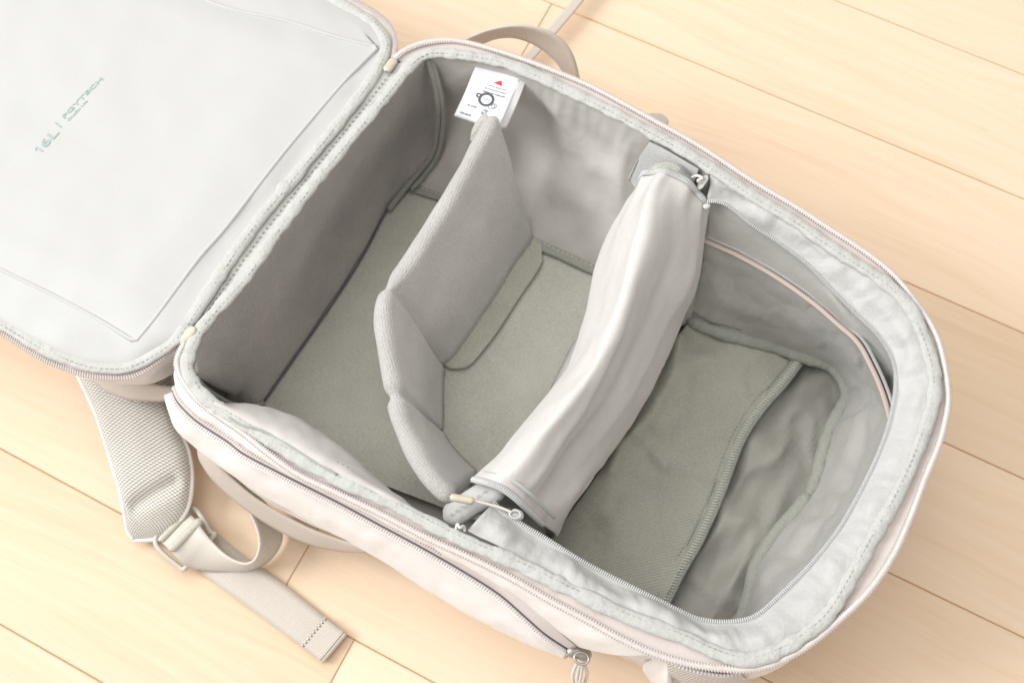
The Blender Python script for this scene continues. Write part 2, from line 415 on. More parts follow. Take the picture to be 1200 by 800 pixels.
# rim: binding tape, zip tape and teeth ----------------------------------------
def pucker(amp, f, seed):   # gathered, slightly uneven tape
    def d(u, k, p, s):
        w = 1 + amp * (N((s, 0, 0), f, seed=seed) + .6 * N((s, 0, 0), f * 2.6, seed=seed + 5))
        return w, amp * .0022 * N((s, k * .01, 0), f * .8, seed=seed + 11)
    return d
rim_binding = sweep('rim_binding', bind_c, oval(.0042, .0019, 12), 'binding', bag, closed=True, disp=pucker(.28, 130, 2), presampled=True)
ticks('stitching', [p + Vector((0, 0, .0015)) for p in offset(bind_c, .0012)], 'thread', rim_binding, pitch=.0034, ln=.0022, wd=.0006, ht=.0005, closed=True, along=True)
near_b = []
bv = [b for b in bind_c]
for p in coil_c: near_b.append(min(bv, key=lambda b: (b - p).length_squared) + Vector((0, 0, -.0008)))
zip_tape = grid('rim_zip_tape', [near_b, [a.lerp(b, .55) + Vector((0, 0, -.0026)) for a, b in zip(near_b, coil_c)], coil_c], 'tape', bag, 420, 5, thick=.0008, off=0)
ticks('zip_teeth', coil_c, 'coil', zip_tape, pitch=.0017, ln=.0046, wd=.0014, ht=.0012, skew=.25)
tube('zip_cord', [p + Vector((0, 0, -.0001)) for p in coil_c], .0017, 'coil', zip_tape, 420)

# lining of the large compartment ------------------------------------------------
FZ = .02
floor_rows = [[(-0.1943,-0.1636,0.0200),(-0.1965,-0.1438,0.0200),(-0.1973,-0.0976,0.0200),(-0.1970,-0.0472,0.0200),(-0.1980,0.0096,0.0200),(-0.1959,0.0558,0.0200)], [(-0.0995,-0.1538,0.0200),(-0.1015,-0.1277,0.0200),(-0.1056,-0.0739,0.0200),(-0.1092,-0.0067,0.0200),(-0.1147,0.0473,0.0200),(-0.1121,0.0697,0.0200)], [(0.0299,-0.1367,0.0200),(0.0163,-0.1114,0.0200),(-0.0038,-0.0615,0.0200),(-0.0112,-0.0093,0.0200),(-0.0202,0.0406,0.0200),(-0.0230,0.0728,0.0200)]]
grid('lining_base', floor_rows, 'velvet', bag, 50, 40, lambda u, v, p: .0008 * N(p, 30) - .0005)
ew_top = [(-0.1972,-0.1609,0.1280),(-0.2017,-0.1552,0.1280),(-0.2074,-0.1457,0.1280),(-0.2074,-0.1285,0.1280),(-0.2053,-0.1075,0.1280),(-0.2034,-0.0737,0.1280),(-0.2013,-0.0363,0.1280),(-0.1981,0.0090,0.1280),(-0.1956,0.0480,0.1280),(-0.1917,0.0748,0.1280),(-0.1879,0.0908,0.1280),(-0.1843,0.0971,0.1280)]
ew_m1 = [(-0.2017,-0.1583,0.0950),(-0.2021,-0.1527,0.0950),(-0.2042,-0.1375,0.0950),(-0.2036,-0.1173,0.0950),(-0.2032,-0.0902,0.0950),(-0.2027,-0.0542,0.0950),(-0.2025,-0.0167,0.0950),(-0.2011,0.0275,0.0950),(-0.1982,0.0603,0.0950),(-0.1937,0.0853,0.0950),(-0.1871,0.0964,0.0950),(-0.1822,0.0974,0.0950)]
ew_m2 = [(-0.2040,-0.1531,0.0500),(-0.2005,-0.1458,0.0500),(-0.2008,-0.1218,0.0500),(-0.1996,-0.0931,0.0500),(-0.2000,-0.0704,0.0500),(-0.1998,-0.0369,0.0500),(-0.1999,0.0003,0.0500),(-0.1985,0.0407,0.0500),(-0.1945,0.0678,0.0500),(-0.1886,0.0811,0.0500),(-0.1820,0.0822,0.0500),(-0.1774,0.0791,0.0500)]
ew_bot = [(-0.2165,-0.1546,0.0205),(-0.1958,-0.1492,0.0205),(-0.1913,-0.1383,0.0205),(-0.1906,-0.1137,0.0205),(-0.1889,-0.0787,0.0205),(-0.1880,-0.0427,0.0205),(-0.1883,-0.0087,0.0205),(-0.1909,0.0225,0.0205),(-0.1889,0.0377,0.0205),(-0.1871,0.0434,0.0205),(-0.1852,0.0476,0.0205),(-0.1843,0.0512,0.0205)]
grid('end_wall_lining', [ew_top, ew_m1, ew_m2, ew_bot], 'wall', bag, 70, 40, lambda u, v, p: .0018 * N(p, 20, seed=4) * math.sin(math.pi * v) + .0006 * N(p, 70), thick=.004, off=1)
# corner piping and floor seam of the end wall
tube('corner_piping', [(-0.1857,0.0979,0.1260),(-0.1790,0.0925,0.1100),(-0.1741,0.0860,0.0900),(-0.1731,0.0804,0.0700),(-0.1740,0.0704,0.0480),(-0.1810,0.0581,0.0320),(-0.1858,0.0447,0.0250),(-0.1886,0.0255,0.0230)], .0022, 'binding_dk', bag, 50)
tube('corner_piping', [(-0.1849,0.1012,0.1260),(-0.1765,0.0938,0.1100),(-0.1710,0.0876,0.0900),(-0.1692,0.0809,0.0700),(-0.1700,0.0709,0.0480),(-0.1761,0.0584,0.0320),(-0.1813,0.0470,0.0250)], .0018, 'binding_dk', bag, 50)
tube('corner_piping', [(-0.2002,-0.1623,0.1240),(-0.2001,-0.1631,0.1000),(-0.1991,-0.1611,0.0750),(-0.1964,-0.1582,0.0550),(-0.1943,-0.1515,0.0300),(-0.1909,-0.1428,0.0220)], .002, 'binding_dk', bag, 40)
tube('floor_seam', [(-0.1907,-0.1411,0.0215),(-0.1895,-0.1150,0.0215),(-0.1878,-0.0801,0.0215),(-0.1866,-0.0446,0.0215),(-0.1869,-0.0107,0.0215),(-0.1895,0.0204,0.0215),(-0.1880,0.0376,0.0215)], .0006, 'slit', bag, 50)
# far side wall, nylon, with a loop-fabric strip near the small compartment
fw_top = [(-0.1840,0.0988,0.1280),(-0.1789,0.1014,0.1280),(-0.1588,0.1089,0.1280),(-0.1376,0.1140,0.1280),(-0.1128,0.1159,0.1280),(-0.0874,0.1160,0.1280),(-0.0553,0.1148,0.1280),(-0.0233,0.1125,0.1280),(-0.0023,0.1109,0.1280),(0.0189,0.1068,0.1280)]
fw_m1 = [(-0.1812,0.0974,0.0980),(-0.1722,0.0983,0.0980),(-0.1538,0.1041,0.0980),(-0.1316,0.1089,0.0980),(-0.1069,0.1112,0.0980),(-0.0805,0.1109,0.0980),(-0.0480,0.1096,0.0980),(-0.0175,0.1074,0.0980),(0.0035,0.1056,0.0980),(0.0234,0.1033,0.0980)]
fw_m2 = [(-0.1767,0.0802,0.0550),(-0.1672,0.0821,0.0550),(-0.1454,0.0873,0.0550),(-0.1197,0.0914,0.0550),(-0.0920,0.0914,0.0550),(-0.0638,0.0895,0.0550),(-0.0324,0.0874,0.0550),(-0.0049,0.0856,0.0550),(0.0159,0.0834,0.0550),(0.0335,0.0833,0.0550)]
fw_bot = [(-0.1855,0.0482,0.0205),(-0.1784,0.0511,0.0205),(-0.1601,0.0536,0.0205),(-0.1262,0.0550,0.0205),(-0.0869,0.0548,0.0205),(-0.0592,0.0557,0.0205),(-0.0349,0.0557,0.0205),(-0.0001,0.0547,0.0205),(0.0238,0.0541,0.0205),(0.0472,0.0541,0.0205)]
FOLD = [smooth_curve(c, 20) for c in ([(-0.1062,0.0707,0.0750),(-0.0888,0.0757,0.0720),(-0.0699,0.0816,0.0700),(-0.0482,0.0848,0.0660)], [(-0.0459,0.0899,0.0750),(-0.0425,0.0793,0.0600),(-0.0434,0.0689,0.0480),(-0.0503,0.0594,0.0360)], [(-0.0930,0.1087,0.1050),(-0.0779,0.1050,0.0920),(-0.0624,0.0986,0.0780)], [(-0.0419,0.1137,0.1000),(-0.0418,0.0987,0.0850),(-0.0377,0.0848,0.0680)])]
def far_wr(u, v, p):
    fo = 0.0
    for k, c in enumerate(FOLD): fo += (-.0045, -.004, .0035, .0035)[k] * math.exp(-(min((q - p).length for q in c) / .0085) ** 2)
    q = min(1, max(0, (.80 - u) / .10)); t = min(1, max(0, (u - .30) / .12))
    s = math.sin(math.pi * min(1, v * 1.02))
    return q * fo + q * (s * (.013 * N(p, 13, 1, 1, 1.5, seed=21) + .0105 * N(p, 30, 1.2, 1, .9, seed=5)) + .002 * t * N(p, 95, 1.8, 1, .3, seed=2) * max(0, 1 - v * 3.2))
grid('far_wall_lining', [fw_top, fw_m1, fw_m2, fw_bot], 'nylon', bag, 120, 60, far_wr, thick=.003, off=1)
grid('hook_and_loop_strip', [[(-0.0253,0.1117,0.1275),(-0.0148,0.1116,0.1275),(-0.0021,0.1106,0.1275),(0.0115,0.1087,0.1275)], [(-0.0316,0.1051,0.0980),(-0.0198,0.1055,0.0980),(-0.0059,0.1057,0.0980),(0.0117,0.1042,0.0980)], [(-0.0351,0.0936,0.0600),(-0.0219,0.0924,0.0600),(-0.0045,0.0905,0.0600),(0.0162,0.0883,0.0600)]], 'loop', bag, 24, 24, lambda u, v, p: .0028 + .0006 * N(p, 60))
tube('strip_seam', [(-0.0255,0.1120,0.1280),(-0.0304,0.1033,0.1020),(-0.0336,0.0925,0.0660)], .0004, 'thread', bag, 20)
# stitched seams on the lining base along the far wall
ls = sweep('base_seam', [(-0.1836,0.0502,0.0215),(-0.1598,0.0532,0.0215),(-0.1259,0.0546,0.0215),(-0.0860,0.0533,0.0215),(-0.0584,0.0541,0.0215),(-0.0308,0.0544,0.0215)], oval(.0042, .0016, 8), 'binding_dk', bag, 70, disp=pucker(.15, 90, 8))
ticks('stitching', [(-0.1826,0.0513,0.0232),(-0.1599,0.0538,0.0232),(-0.1261,0.0552,0.0232),(-0.0855,0.0550,0.0232),(-0.0590,0.0552,0.0232),(-0.0332,0.0561,0.0232)], 'thread_lt', ls, pitch=.0036, ln=.0022, wd=.0007, ht=.0005, along=True)
# near side wall (faces away from the photograph's viewpoint)
nw_top = [(-0.1911,-0.1663,0.1280),(-0.1723,-0.1721,0.1280),(-0.1467,-0.1735,0.1280),(-0.1215,-0.1749,0.1280),(-0.0858,-0.1745,0.1280),(-0.0576,-0.1726,0.1280),(-0.0292,-0.1716,0.1280),(-0.0014,-0.1702,0.1280)]
nw_bot = [(-0.1945,-0.1555,0.0205),(-0.1731,-0.1579,0.0205),(-0.1509,-0.1598,0.0205),(-0.1161,-0.1601,0.0205),(-0.0819,-0.1605,0.0205),(-0.0482,-0.1608,0.0205),(-0.0101,-0.1584,0.0205),(0.0204,-0.1548,0.0205)]
grid('near_wall_lining', [nw_top, [a.lerp(b, .5) + Vector((0, -.006, 0)) for a, b in zip(smooth_curve(nw_top, 9), smooth_curve(nw_bot, 9))], nw_bot], 'nylon', bag, 50, 20, far_wr, thick=.003, off=-1)

# pale side-access flap bulging inward over the near wall
sf = grid('side_access_flap', [
    [(-0.1876,-0.1702,0.1270),(-0.1706,-0.1733,0.1270),(-0.1465,-0.1743,0.1270),(-0.1215,-0.1752,0.1270),(-0.0856,-0.1753,0.1270),(-0.0575,-0.1729,0.1270),(-0.0312,-0.1713,0.1270)],
    [(-0.1809,-0.1716,0.1310),(-0.1625,-0.1715,0.1310),(-0.1402,-0.1709,0.1310),(-0.1171,-0.1711,0.1310),(-0.0839,-0.1719,0.1310),(-0.0576,-0.1717,0.1310),(-0.0336,-0.1713,0.1310)],
    [(-0.1779,-0.1720,0.1260),(-0.1593,-0.1663,0.1260),(-0.1402,-0.1634,0.1260),(-0.1185,-0.1632,0.1260),(-0.0882,-0.1665,0.1260),(-0.0613,-0.1689,0.1260),(-0.0371,-0.1703,0.1260)],
    [(-0.1812,-0.1691,0.1120),(-0.1650,-0.1610,0.1120),(-0.1484,-0.1565,0.1120),(-0.1299,-0.1541,0.1120),(-0.0996,-0.1573,0.1120),(-0.0673,-0.1646,0.1120),(-0.0422,-0.1687,0.1120)],
    [(-0.1896,-0.1646,0.0850),(-0.1718,-0.1576,0.0850),(-0.1547,-0.1537,0.0850),(-0.1360,-0.1526,0.0850),(-0.1059,-0.1579,0.0850),(-0.0757,-0.1641,0.0850),(-0.0499,-0.1679,0.0850)]], 'side_flap', bag, 70, 30,
    lambda u, v, p: .0012 * N(p, 40, seed=8) + .0008 * N(p, 110, seed=3), thick=.002, off=0)
tube('flap_piping', [(-0.1640,-0.1755,0.1315),(-0.1546,-0.1758,0.1315),(-0.1424,-0.1729,0.1315),(-0.1282,-0.1724,0.1315),(-0.1095,-0.1736,0.1315),(-0.0882,-0.1744,0.1315)], .0007, 'thread', sf, 40)
ticks('stitching', [(-0.0926,-0.1676,0.1300),(-0.0829,-0.1671,0.1300),(-0.0722,-0.1671,0.1300)], 'thread', sf, pitch=.0028, ln=.0014, wd=.0006, ht=.0006, along=True)

# ------------------------------------------------------------------ small compartment at the round end
LIP_IN = [(-0.0009,-0.1438,0.1180),(0.0074,-0.1462,0.1180),(0.0212,-0.1474,0.1180),(0.0369,-0.1480,0.1180),(0.0619,-0.1497,0.1180),(0.0894,-0.1493,0.1180),(0.1077,-0.1487,0.1180),(0.1252,-0.1480,0.1180),(0.1353,-0.1468,0.1180),(0.1487,-0.1412,0.1180),(0.1615,-0.1310,0.1180),(0.1694,-0.1136,0.1180),(0.1778,-0.0887,0.1180),(0.1833,-0.0650,0.1180),(0.1854,-0.0451,0.1180),(0.1862,-0.0256,0.1180),(0.1862,-0.0080,0.1180),(0.1842,0.0123,0.1180),(0.1790,0.0338,0.1180),(0.1714,0.0481,0.1180),(0.1572,0.0593,0.1180),(0.1388,0.0667,0.1180),(0.1230,0.0730,0.1180),(0.0996,0.0828,0.1180),(0.0773,0.0883,0.1180),(0.0562,0.0918,0.1180),(0.0391,0.0964,0.1180),(0.0303,0.0959,0.1180),(0.0250,0.0931,0.1180)]
LIP_OUT = [(-0.0048,-0.1660,0.1290),(0.0047,-0.1659,0.1290),(0.0158,-0.1656,0.1290),(0.0301,-0.1662,0.1290),(0.0611,-0.1653,0.1290),(0.0956,-0.1628,0.1290),(0.1245,-0.1599,0.1290),(0.1442,-0.1571,0.1290),(0.1574,-0.1552,0.1290),(0.1672,-0.1519,0.1290),(0.1762,-0.1434,0.1290),(0.1854,-0.1284,0.1290),(0.1932,-0.1077,0.1290),(0.1969,-0.0830,0.1290),(0.1989,-0.0599,0.1290),(0.2012,-0.0318,0.1290),(0.2012,-0.0066,0.1290),(0.2002,0.0139,0.1290),(0.1982,0.0306,0.1290),(0.1926,0.0456,0.1290),(0.1836,0.0585,0.1290),(0.1691,0.0737,0.1290),(0.1576,0.0814,0.1290),(0.1421,0.0865,0.1290),(0.1165,0.0910,0.1290),(0.0982,0.0937,0.1290),(0.0742,0.0995,0.1290),(0.0465,0.1024,0.1290),(0.0190,0.1063,0.1290)]
LIP_MID = [a.lerp(b, .5) + Vector((0, 0, .0035)) for a, b in zip(smooth_curve(LIP_OUT, 29), smooth_curve(LIP_IN, 29))]
def lip_wr(u, v, p):
    e = math.sin(math.pi * min(1, max(0, v)))
    pl = N((u * 42, v * .9, 0), 1, seed=6) + .5 * N((u * 110, v * .8, 0), 1, seed=2)
    return (.0026 * pl * (1 - v) ** .6 * (.30 + e) + .0042 * N(p, 42, seed=7) * e)
lip = grid('compartment_lip', [LIP_OUT, LIP_MID, LIP_IN], 'nylon_lt', bag, 260, 26, lip_wr, thick=.0015, off=-1)
lipz = smooth_curve(LIP_IN, 260)
lz = sweep('lip_zip_tape', [p + Vector((0, 0, .0006)) for p in offset(lipz, -.0018, closed=False)], oval(.003, .0008, 8), 'tape_grey', bag, presampled=True)
ticks('zip_teeth', [p + Vector((0, 0, .001)) for p in offset(lipz, .0008, closed=False)], 'coil_grey', lz, pitch=.0013, ln=.0026, wd=.0010, ht=.001)
# wall below the lip, running down to the piped floor seam
w_top = offset(lipz, -.002, -.002, closed=False)
PIPE = [(0.0405,-0.1446,0.0240),(0.0679,-0.1486,0.0240),(0.0937,-0.1502,0.0240),(0.1227,-0.1468,0.0240),(0.1460,-0.1445,0.0240),(0.1575,-0.1370,0.0240),(0.1623,-0.1204,0.0240),(0.1614,-0.1042,0.0240),(0.1574,-0.0826,0.0240),(0.1600,-0.0576,0.0240),(0.1654,-0.0398,0.0240),(0.1676,-0.0243,0.0240),(0.1679,-0.0123,0.0240),(0.1645,0.0052,0.0240),(0.1628,0.0217,0.0240),(0.1635,0.0358,0.0240),(0.1632,0.0494,0.0240),(0.1558,0.0592,0.0240),(0.1446,0.0645,0.0240),(0.1287,0.0630,0.0240),(0.1204,0.0614,0.0240),(0.1007,0.0580,0.0240),(0.0711,0.0516,0.0240),(0.0428,0.0488,0.0240)]
w_bot = smooth_curve(PIPE, 260)
PZ = [(0.0303,0.0831,0.0860),(0.0440,0.0824,0.0880),(0.0576,0.0817,0.0900),(0.0849,0.0773,0.0950),(0.1128,0.0698,0.1000),(0.1330,0.0618,0.1040),(0.1490,0.0549,0.1070),(0.1634,0.0419,0.1100),(0.1727,0.0319,0.1120),(0.1800,0.0221,0.1145),(0.1848,0.0143,0.1165)]
w_mid = [a.lerp(b, .45) + Vector((a.x - .09, a.y + .03, 0)).normalized() * .006 for a, b in list(zip(w_top, w_bot))[:178]]
w_mid = w_mid[::8] + [V(p) + Vector((.001, .002, 0)) * min(1, k / 5) - Vector((0, 0, .004)) * max(0, 1 - k / 4) for k, p in enumerate(PZ[::-1]) if k > 4]
def pocket_wr(u, v, p):
    e = math.sin(math.pi * v)
    return (e * (.005 * N(p, 24, seed=14) + .004 * N(p, 55, seed=3)) + .0060 * v * (1.02 - v) * N((u * 45, v, 0), 1, seed=5)) * min(1, (1.02 - u) * 2.2)
grid('round_wall_lining', [w_top, w_mid, w_bot], 'pocket', bag, 220, 44, pocket_wr, thick=.002, off=0)
def cinch(seed):
    pk = pucker(.20, 75, seed)
    def d(u, k, p, t):
        w, o = pk(u, k, p, t)
        e = min(u, 1 - u)
        return w * (.55 + .45 * min(1, e / .035)), o
    return d
pc_all = smooth_curve([V(p) + Vector((0, 0, .0045)) for p in PIPE], 300)
kc = min(range(300), key=lambda i: (pc_all[i] - V([(0.1674,-0.0251,0.0270)][0])).length)
for part in (pc_all[:kc + 1], pc_all[kc:]):
    pipe_o = sweep('floor_piping', part, oval(.0052, .0042, 12), 'binding_dk', bag, disp=cinch(31), presampled=True)
    ticks('stitching', [p + Vector((0, 0, .0016)) for p in offset(part, -.0036, closed=False)], 'thread', pipe_o, pitch=.0034, ln=.0022, wd=.0008, ht=.0007, along=True)
# nylon floor of the compartment and the twill panel that zips onto it
def pf(u, v, p): return -.0035 + .0035 * max(0, 1 - abs(N(p, 26, 1.2, .8, 1, seed=91)) * 5) ** 2 + .006 * N(p, 24, seed=17) + .0065 * N(p, 46, 1.3, .8, 1, seed=4)
grid('compartment_base', [[(0.0452,-0.1415,0.0210),(0.0443,-0.1031,0.0210),(0.0434,-0.0637,0.0210),(0.0424,-0.0233,0.0210),(0.0414,0.0184,0.0210),(0.0434,0.0496,0.0210)], [(0.0727,-0.1454,0.0200),(0.0771,-0.0983,0.0200),(0.0842,-0.0550,0.0200),(0.0836,-0.0009,0.0200),(0.0859,0.0354,0.0200),(0.0869,0.0681,0.0200)], [(0.1253,-0.1509,0.0190),(0.1218,-0.0933,0.0190),(0.1220,-0.0542,0.0190),(0.1196,-0.0087,0.0190),(0.1248,0.0354,0.0190),(0.1211,0.0795,0.0190)], [(0.1734,-0.1249,0.0200),(0.1688,-0.0820,0.0200),(0.1770,-0.0392,0.0200),(0.1759,0.0024,0.0200),(0.1737,0.0508,0.0200),(0.1341,0.0788,0.0200)]], 'pocket_base', bag, 60, 50, pf)
TZ = [(0.1229,0.0576,0.0265),(0.1198,0.0391,0.0265),(0.1139,0.0145,0.0265),(0.1113,-0.0073,0.0265),(0.1123,-0.0282,0.0265),(0.1151,-0.0552,0.0265),(0.1160,-0.0870,0.0265),(0.1148,-0.1061,0.0265),(0.1145,-0.1269,0.0265),(0.1148,-0.1410,0.0265)]
RUM = [V(q) for q in smooth_curve([(0.0438,0.0318,0.0300),(0.0507,0.0058,0.0300),(0.0517,-0.0199,0.0300),(0.0478,-0.0404,0.0300),(0.0432,-0.0543,0.0300),(0.0447,-0.0722,0.0300)], 24)]
RUM2 = [V(q) for q in smooth_curve([(0.0466,-0.0431,0.0300),(0.0594,-0.0456,0.0300),(0.0745,-0.0529,0.0300)], 12)]
def near(c, p): return min(math.hypot(p.x - q.x, p.y - q.y) for q in c)
def twill_wr(u, v, p):
    rum = .0065 * math.exp(-(near(RUM, p) / .0055) ** 2) + .004 * math.exp(-(near(RUM2, p) / .004) ** 2)
    r = math.exp(-((v - .28) / .16) ** 2)
    return rum + .003 * N(p, 26, seed=12) + r * .011 * N(p, 40, seed=40) + .0008 * N(p, 90, seed=1) + .0014 * max(0, 1 - abs(N(p, 22, seed=71)) * 8) ** 2
tw = grid('twill_panel', [[(0.0438,0.0459,0.0270),(0.0397,0.0070,0.0300),(0.0408,-0.0407,0.0300),(0.0369,-0.0893,0.0290),(0.0316,-0.1278,0.0280),(0.0283,-0.1455,0.0280)], [(0.0670,0.0484,0.0265),(0.0640,0.0133,0.0290),(0.0637,-0.0282,0.0290),(0.0656,-0.0703,0.0280),(0.0625,-0.1141,0.0270),(0.0568,-0.1394,0.0270)], [(0.0960,0.0533,0.0260),(0.0913,0.0216,0.0270),(0.0916,-0.0264,0.0280),(0.0932,-0.0684,0.0270),(0.0897,-0.1056,0.0260),(0.0875,-0.1383,0.0260)], TZ], 'twill', bag, 70, 70, twill_wr, thick=.0015, off=-1)
tzc = smooth_curve(TZ, 120)
tz = sweep('base_zip_tape', tzc, oval(.0046, .0008, 8), 'binding_dk', bag, presampled=True)
ticks('zip_teeth', [p + Vector((0, 0, .0008)) for p in tzc], 'coil_green', tz, pitch=.0020, ln=.0044, wd=.0012, ht=.0012, skew=.3)
ticks('stitching', [p + Vector((0, 0, .0014)) for p in offset(tzc, -.0058, closed=False)], 'thread', tz, pitch=.003, ln=.002, wd=.0005, ht=.0005, along=True)
# slip pocket with a peach zip on the far wall
PB = [(0.0398,0.0538,0.0340),(0.0559,0.0530,0.0340),(0.0693,0.0551,0.0340),(0.0973,0.0615,0.0340),(0.1179,0.0654,0.0340),(0.1307,0.0680,0.0340),(0.1441,0.0675,0.0340),(0.1559,0.0606,0.0340),(0.1643,0.0513,0.0340),(0.1675,0.0367,0.0340)]
def pk(u, v, p): return math.sin(math.pi * v) * (.003 * N(p, 28, seed=2) + .0018 * N(p, 65, seed=6)) + .0012 * v * N((u * 40, v, 0), 1, seed=9)
sp = grid('slip_pocket', [PZ, [a.lerp(b, .5) + Vector((.004, .002, 0)) for a, b in zip(smooth_curve(PZ, 12), smooth_curve(PB, 12))], PB], 'pocket', bag, 90, 36, pk, thick=.0015, off=0)
sweep('pocket_zip_tape', offset(smooth_curve(PZ, 90), -.001, .0002, closed=False), oval(.0016, .0006, 8), 'tape_peach', sp, presampled=True)
ticks('zip_teeth', offset(smooth_curve(PZ, 90), .0022, .0012, closed=False), 'coil_grey', sp, pitch=.0013, ln=.0022, wd=.001, ht=.001)

# ------------------------------------------------------------------ padded wall between the compartments and its cover flap
wallpts_t = [(0.0039,0.1132,0.0900),(-0.0004,0.0768,0.0900),(-0.0004,0.0332,0.0900),(0.0015,-0.0128,0.0900),(0.0009,-0.0586,0.0900),(-0.0022,-0.0981,0.0900),(-0.0089,-0.1354,0.0900),(-0.0201,-0.1553,0.0900)]
wallpts_b = [(-0.0154,0.0538,0.0210),(-0.0141,0.0433,0.0210),(-0.0147,0.0232,0.0210),(-0.0151,-0.0046,0.0210),(-0.0140,-0.0360,0.0210),(-0.0074,-0.0672,0.0210),(-0.0034,-0.0990,0.0210),(-0.0032,-0.1235,0.0210)]
def pad_mesh(name, tops, bots, half, mat, parent, n=90, pinch=(), disp=None):
    """upright padded panel: two faces joined by a rounded top edge, closed at both ends"""
    T = smooth_curve(tops, n) if not isinstance(half, list) else tops
    B = smooth_curve(bots, n) if not isinstance(half, list) else bots
    vs, uvs, fs = [], [], []
    prof = []
    K = 12; A = 8
    s = 0
    for i in range(n):
        t = T[min(n - 1, i + 1)] - T[max(0, i - 1)]; tb = B[min(n - 1, i + 1)] - B[max(0, i - 1)]
        if i: s += (T[i] - T[i - 1]).length
        h = half[i] if isinstance(half, list) else half
        endf = min(1.0, math.sqrt(max(0, 1 - (1 - min(i, n - 1 - i) / 4.0) ** 2)) if min(i, n - 1 - i) < 4 else 1)
        h = max(.0008, h * endf)
        up = (T[i] - B[i]).normalized()
        nt = t.cross(up).normalized(); nb = tb.cross(up).normalized()
        row = []
        for k in range(K): row.append(B[i].lerp(T[i], k / K) + nb.lerp(nt, k / K) * (-h))
        for k in range(A + 1):
            a = math.pi * k / A
            row.append(T[i] - nt * h * math.cos(a) + up * h * .9 * math.sin(a))
        for k in range(K - 1, -1, -1): row.append(B[i].lerp(T[i], k / K) + nb.lerp(nt, k / K) * h)
        L = (T[i] - B[i]).length; acc = 0
        for k, p in enumerate(row):
            if k: acc += (p - row[k - 1]).length
            if disp:
                q = p - (B[i].lerp(T[i], .5)); sgn = 1 if k > len(row) / 2 else -1
                p = p + nt * sgn * disp(s, acc, p)
            vs.append(p); uvs.append((acc, s))
    m = 2 * K + A + 1
    for i in range(n - 1):
        for k in range(m - 1): fs.append((i * m + k, i * m + k + 1, (i + 1) * m + k + 1, (i + 1) * m + k))
        fs.append((i * m + m - 1, i * m, (i + 1) * m, (i + 1) * m + m - 1))
    fs.append(tuple(range(m))); fs.append(tuple((n - 1) * m + k for k in range(m))[::-1])
    return link(name, mesh_from(vs, fs, uvs), mat, parent)
cw = pad_mesh('compartment_wall', wallpts_t, wallpts_b, .0055, 'nylon_lt', bag, 80, disp=lambda s, a, p: .001 * N(p, 50))
grid('wall_facing', [[(0.0260,0.0948,0.1135),(0.0321,0.0848,0.0900),(0.0389,0.0680,0.0600),(0.0453,0.0471,0.0260)], [(0.0192,0.0910,0.1050),(0.0239,0.0796,0.0850),(0.0296,0.0619,0.0550),(0.0362,0.0387,0.0260)]], 'pocket', bag, 20, 8)
# rounded end tab of that wall, stitched, lying towards the near rim
def pill(name, a, b, w, t, mat, parent, up=(0, 0, 1), n=24, m=12):
    """flat rounded tab from a to b"""
    a, b = V(a), V(b); L = (b - a).length; d = (b - a).normalized(); side = d.cross(V(up)).normalized(); u = side.cross(d)
    vs, fs, uvs = [], [], []
    for i in range(n):
        x = i / (n - 1); e = min(x, 1 - x) * L
        k = math.sqrt(max(.02, 1 - (1 - min(1, e / (w * .9))) ** 2))
        for j in range(m):
            an = 2 * math.pi * j / m
            vs.append(a + d * (x * L) + side * math.cos(an) * w * k + u * math.copysign(abs(math.sin(an)) ** .7, math.sin(an)) * t * (.4 + .6 * k)); uvs.append((x * L, math.cos(an) * w))
    for i in range(n - 1):
        for j in range(m): fs.append((i * m + j, i * m + (j + 1) % m, (i + 1) * m + (j + 1) % m, (i + 1) * m + j))
    fs.append(tuple(range(m))); fs.append(tuple((n - 1) * m + j for j in range(m))[::-1])
    return link(name, mesh_from(vs, fs, uvs), mat, parent)
et = pill('wall_tab', [(-0.0232,-0.1646,0.1080)][0], [(-0.0022,-0.1292,0.1130)][0], .0088, .0045, 'nylon_lt', bag, up=(-.45, -.3, 1))
ticks('stitching', [(-0.0207,-0.1606,0.1145),(-0.0172,-0.1543,0.1158),(-0.0137,-0.1480,0.1165),(-0.0099,-0.1402,0.1172)], 'thread_lt', et, pitch=.0032, ln=.002, wd=.0007, ht=.0005, along=True)
pill('wall_tab', [(0.0124,0.0995,0.1120)][0], [(-0.0031,0.0983,0.1120)][0], .006, .004, 'nylon_lt', bag, up=(.3, .2, 1))
sweep('hook_patch', [(-0.0132,0.0912,0.1270),(-0.0102,0.0962,0.1270),(-0.0053,0.1001,0.1260),(0.0005,0.0996,0.1250)], oval(.004, .0012, 8), 'velvet', bag, 20)

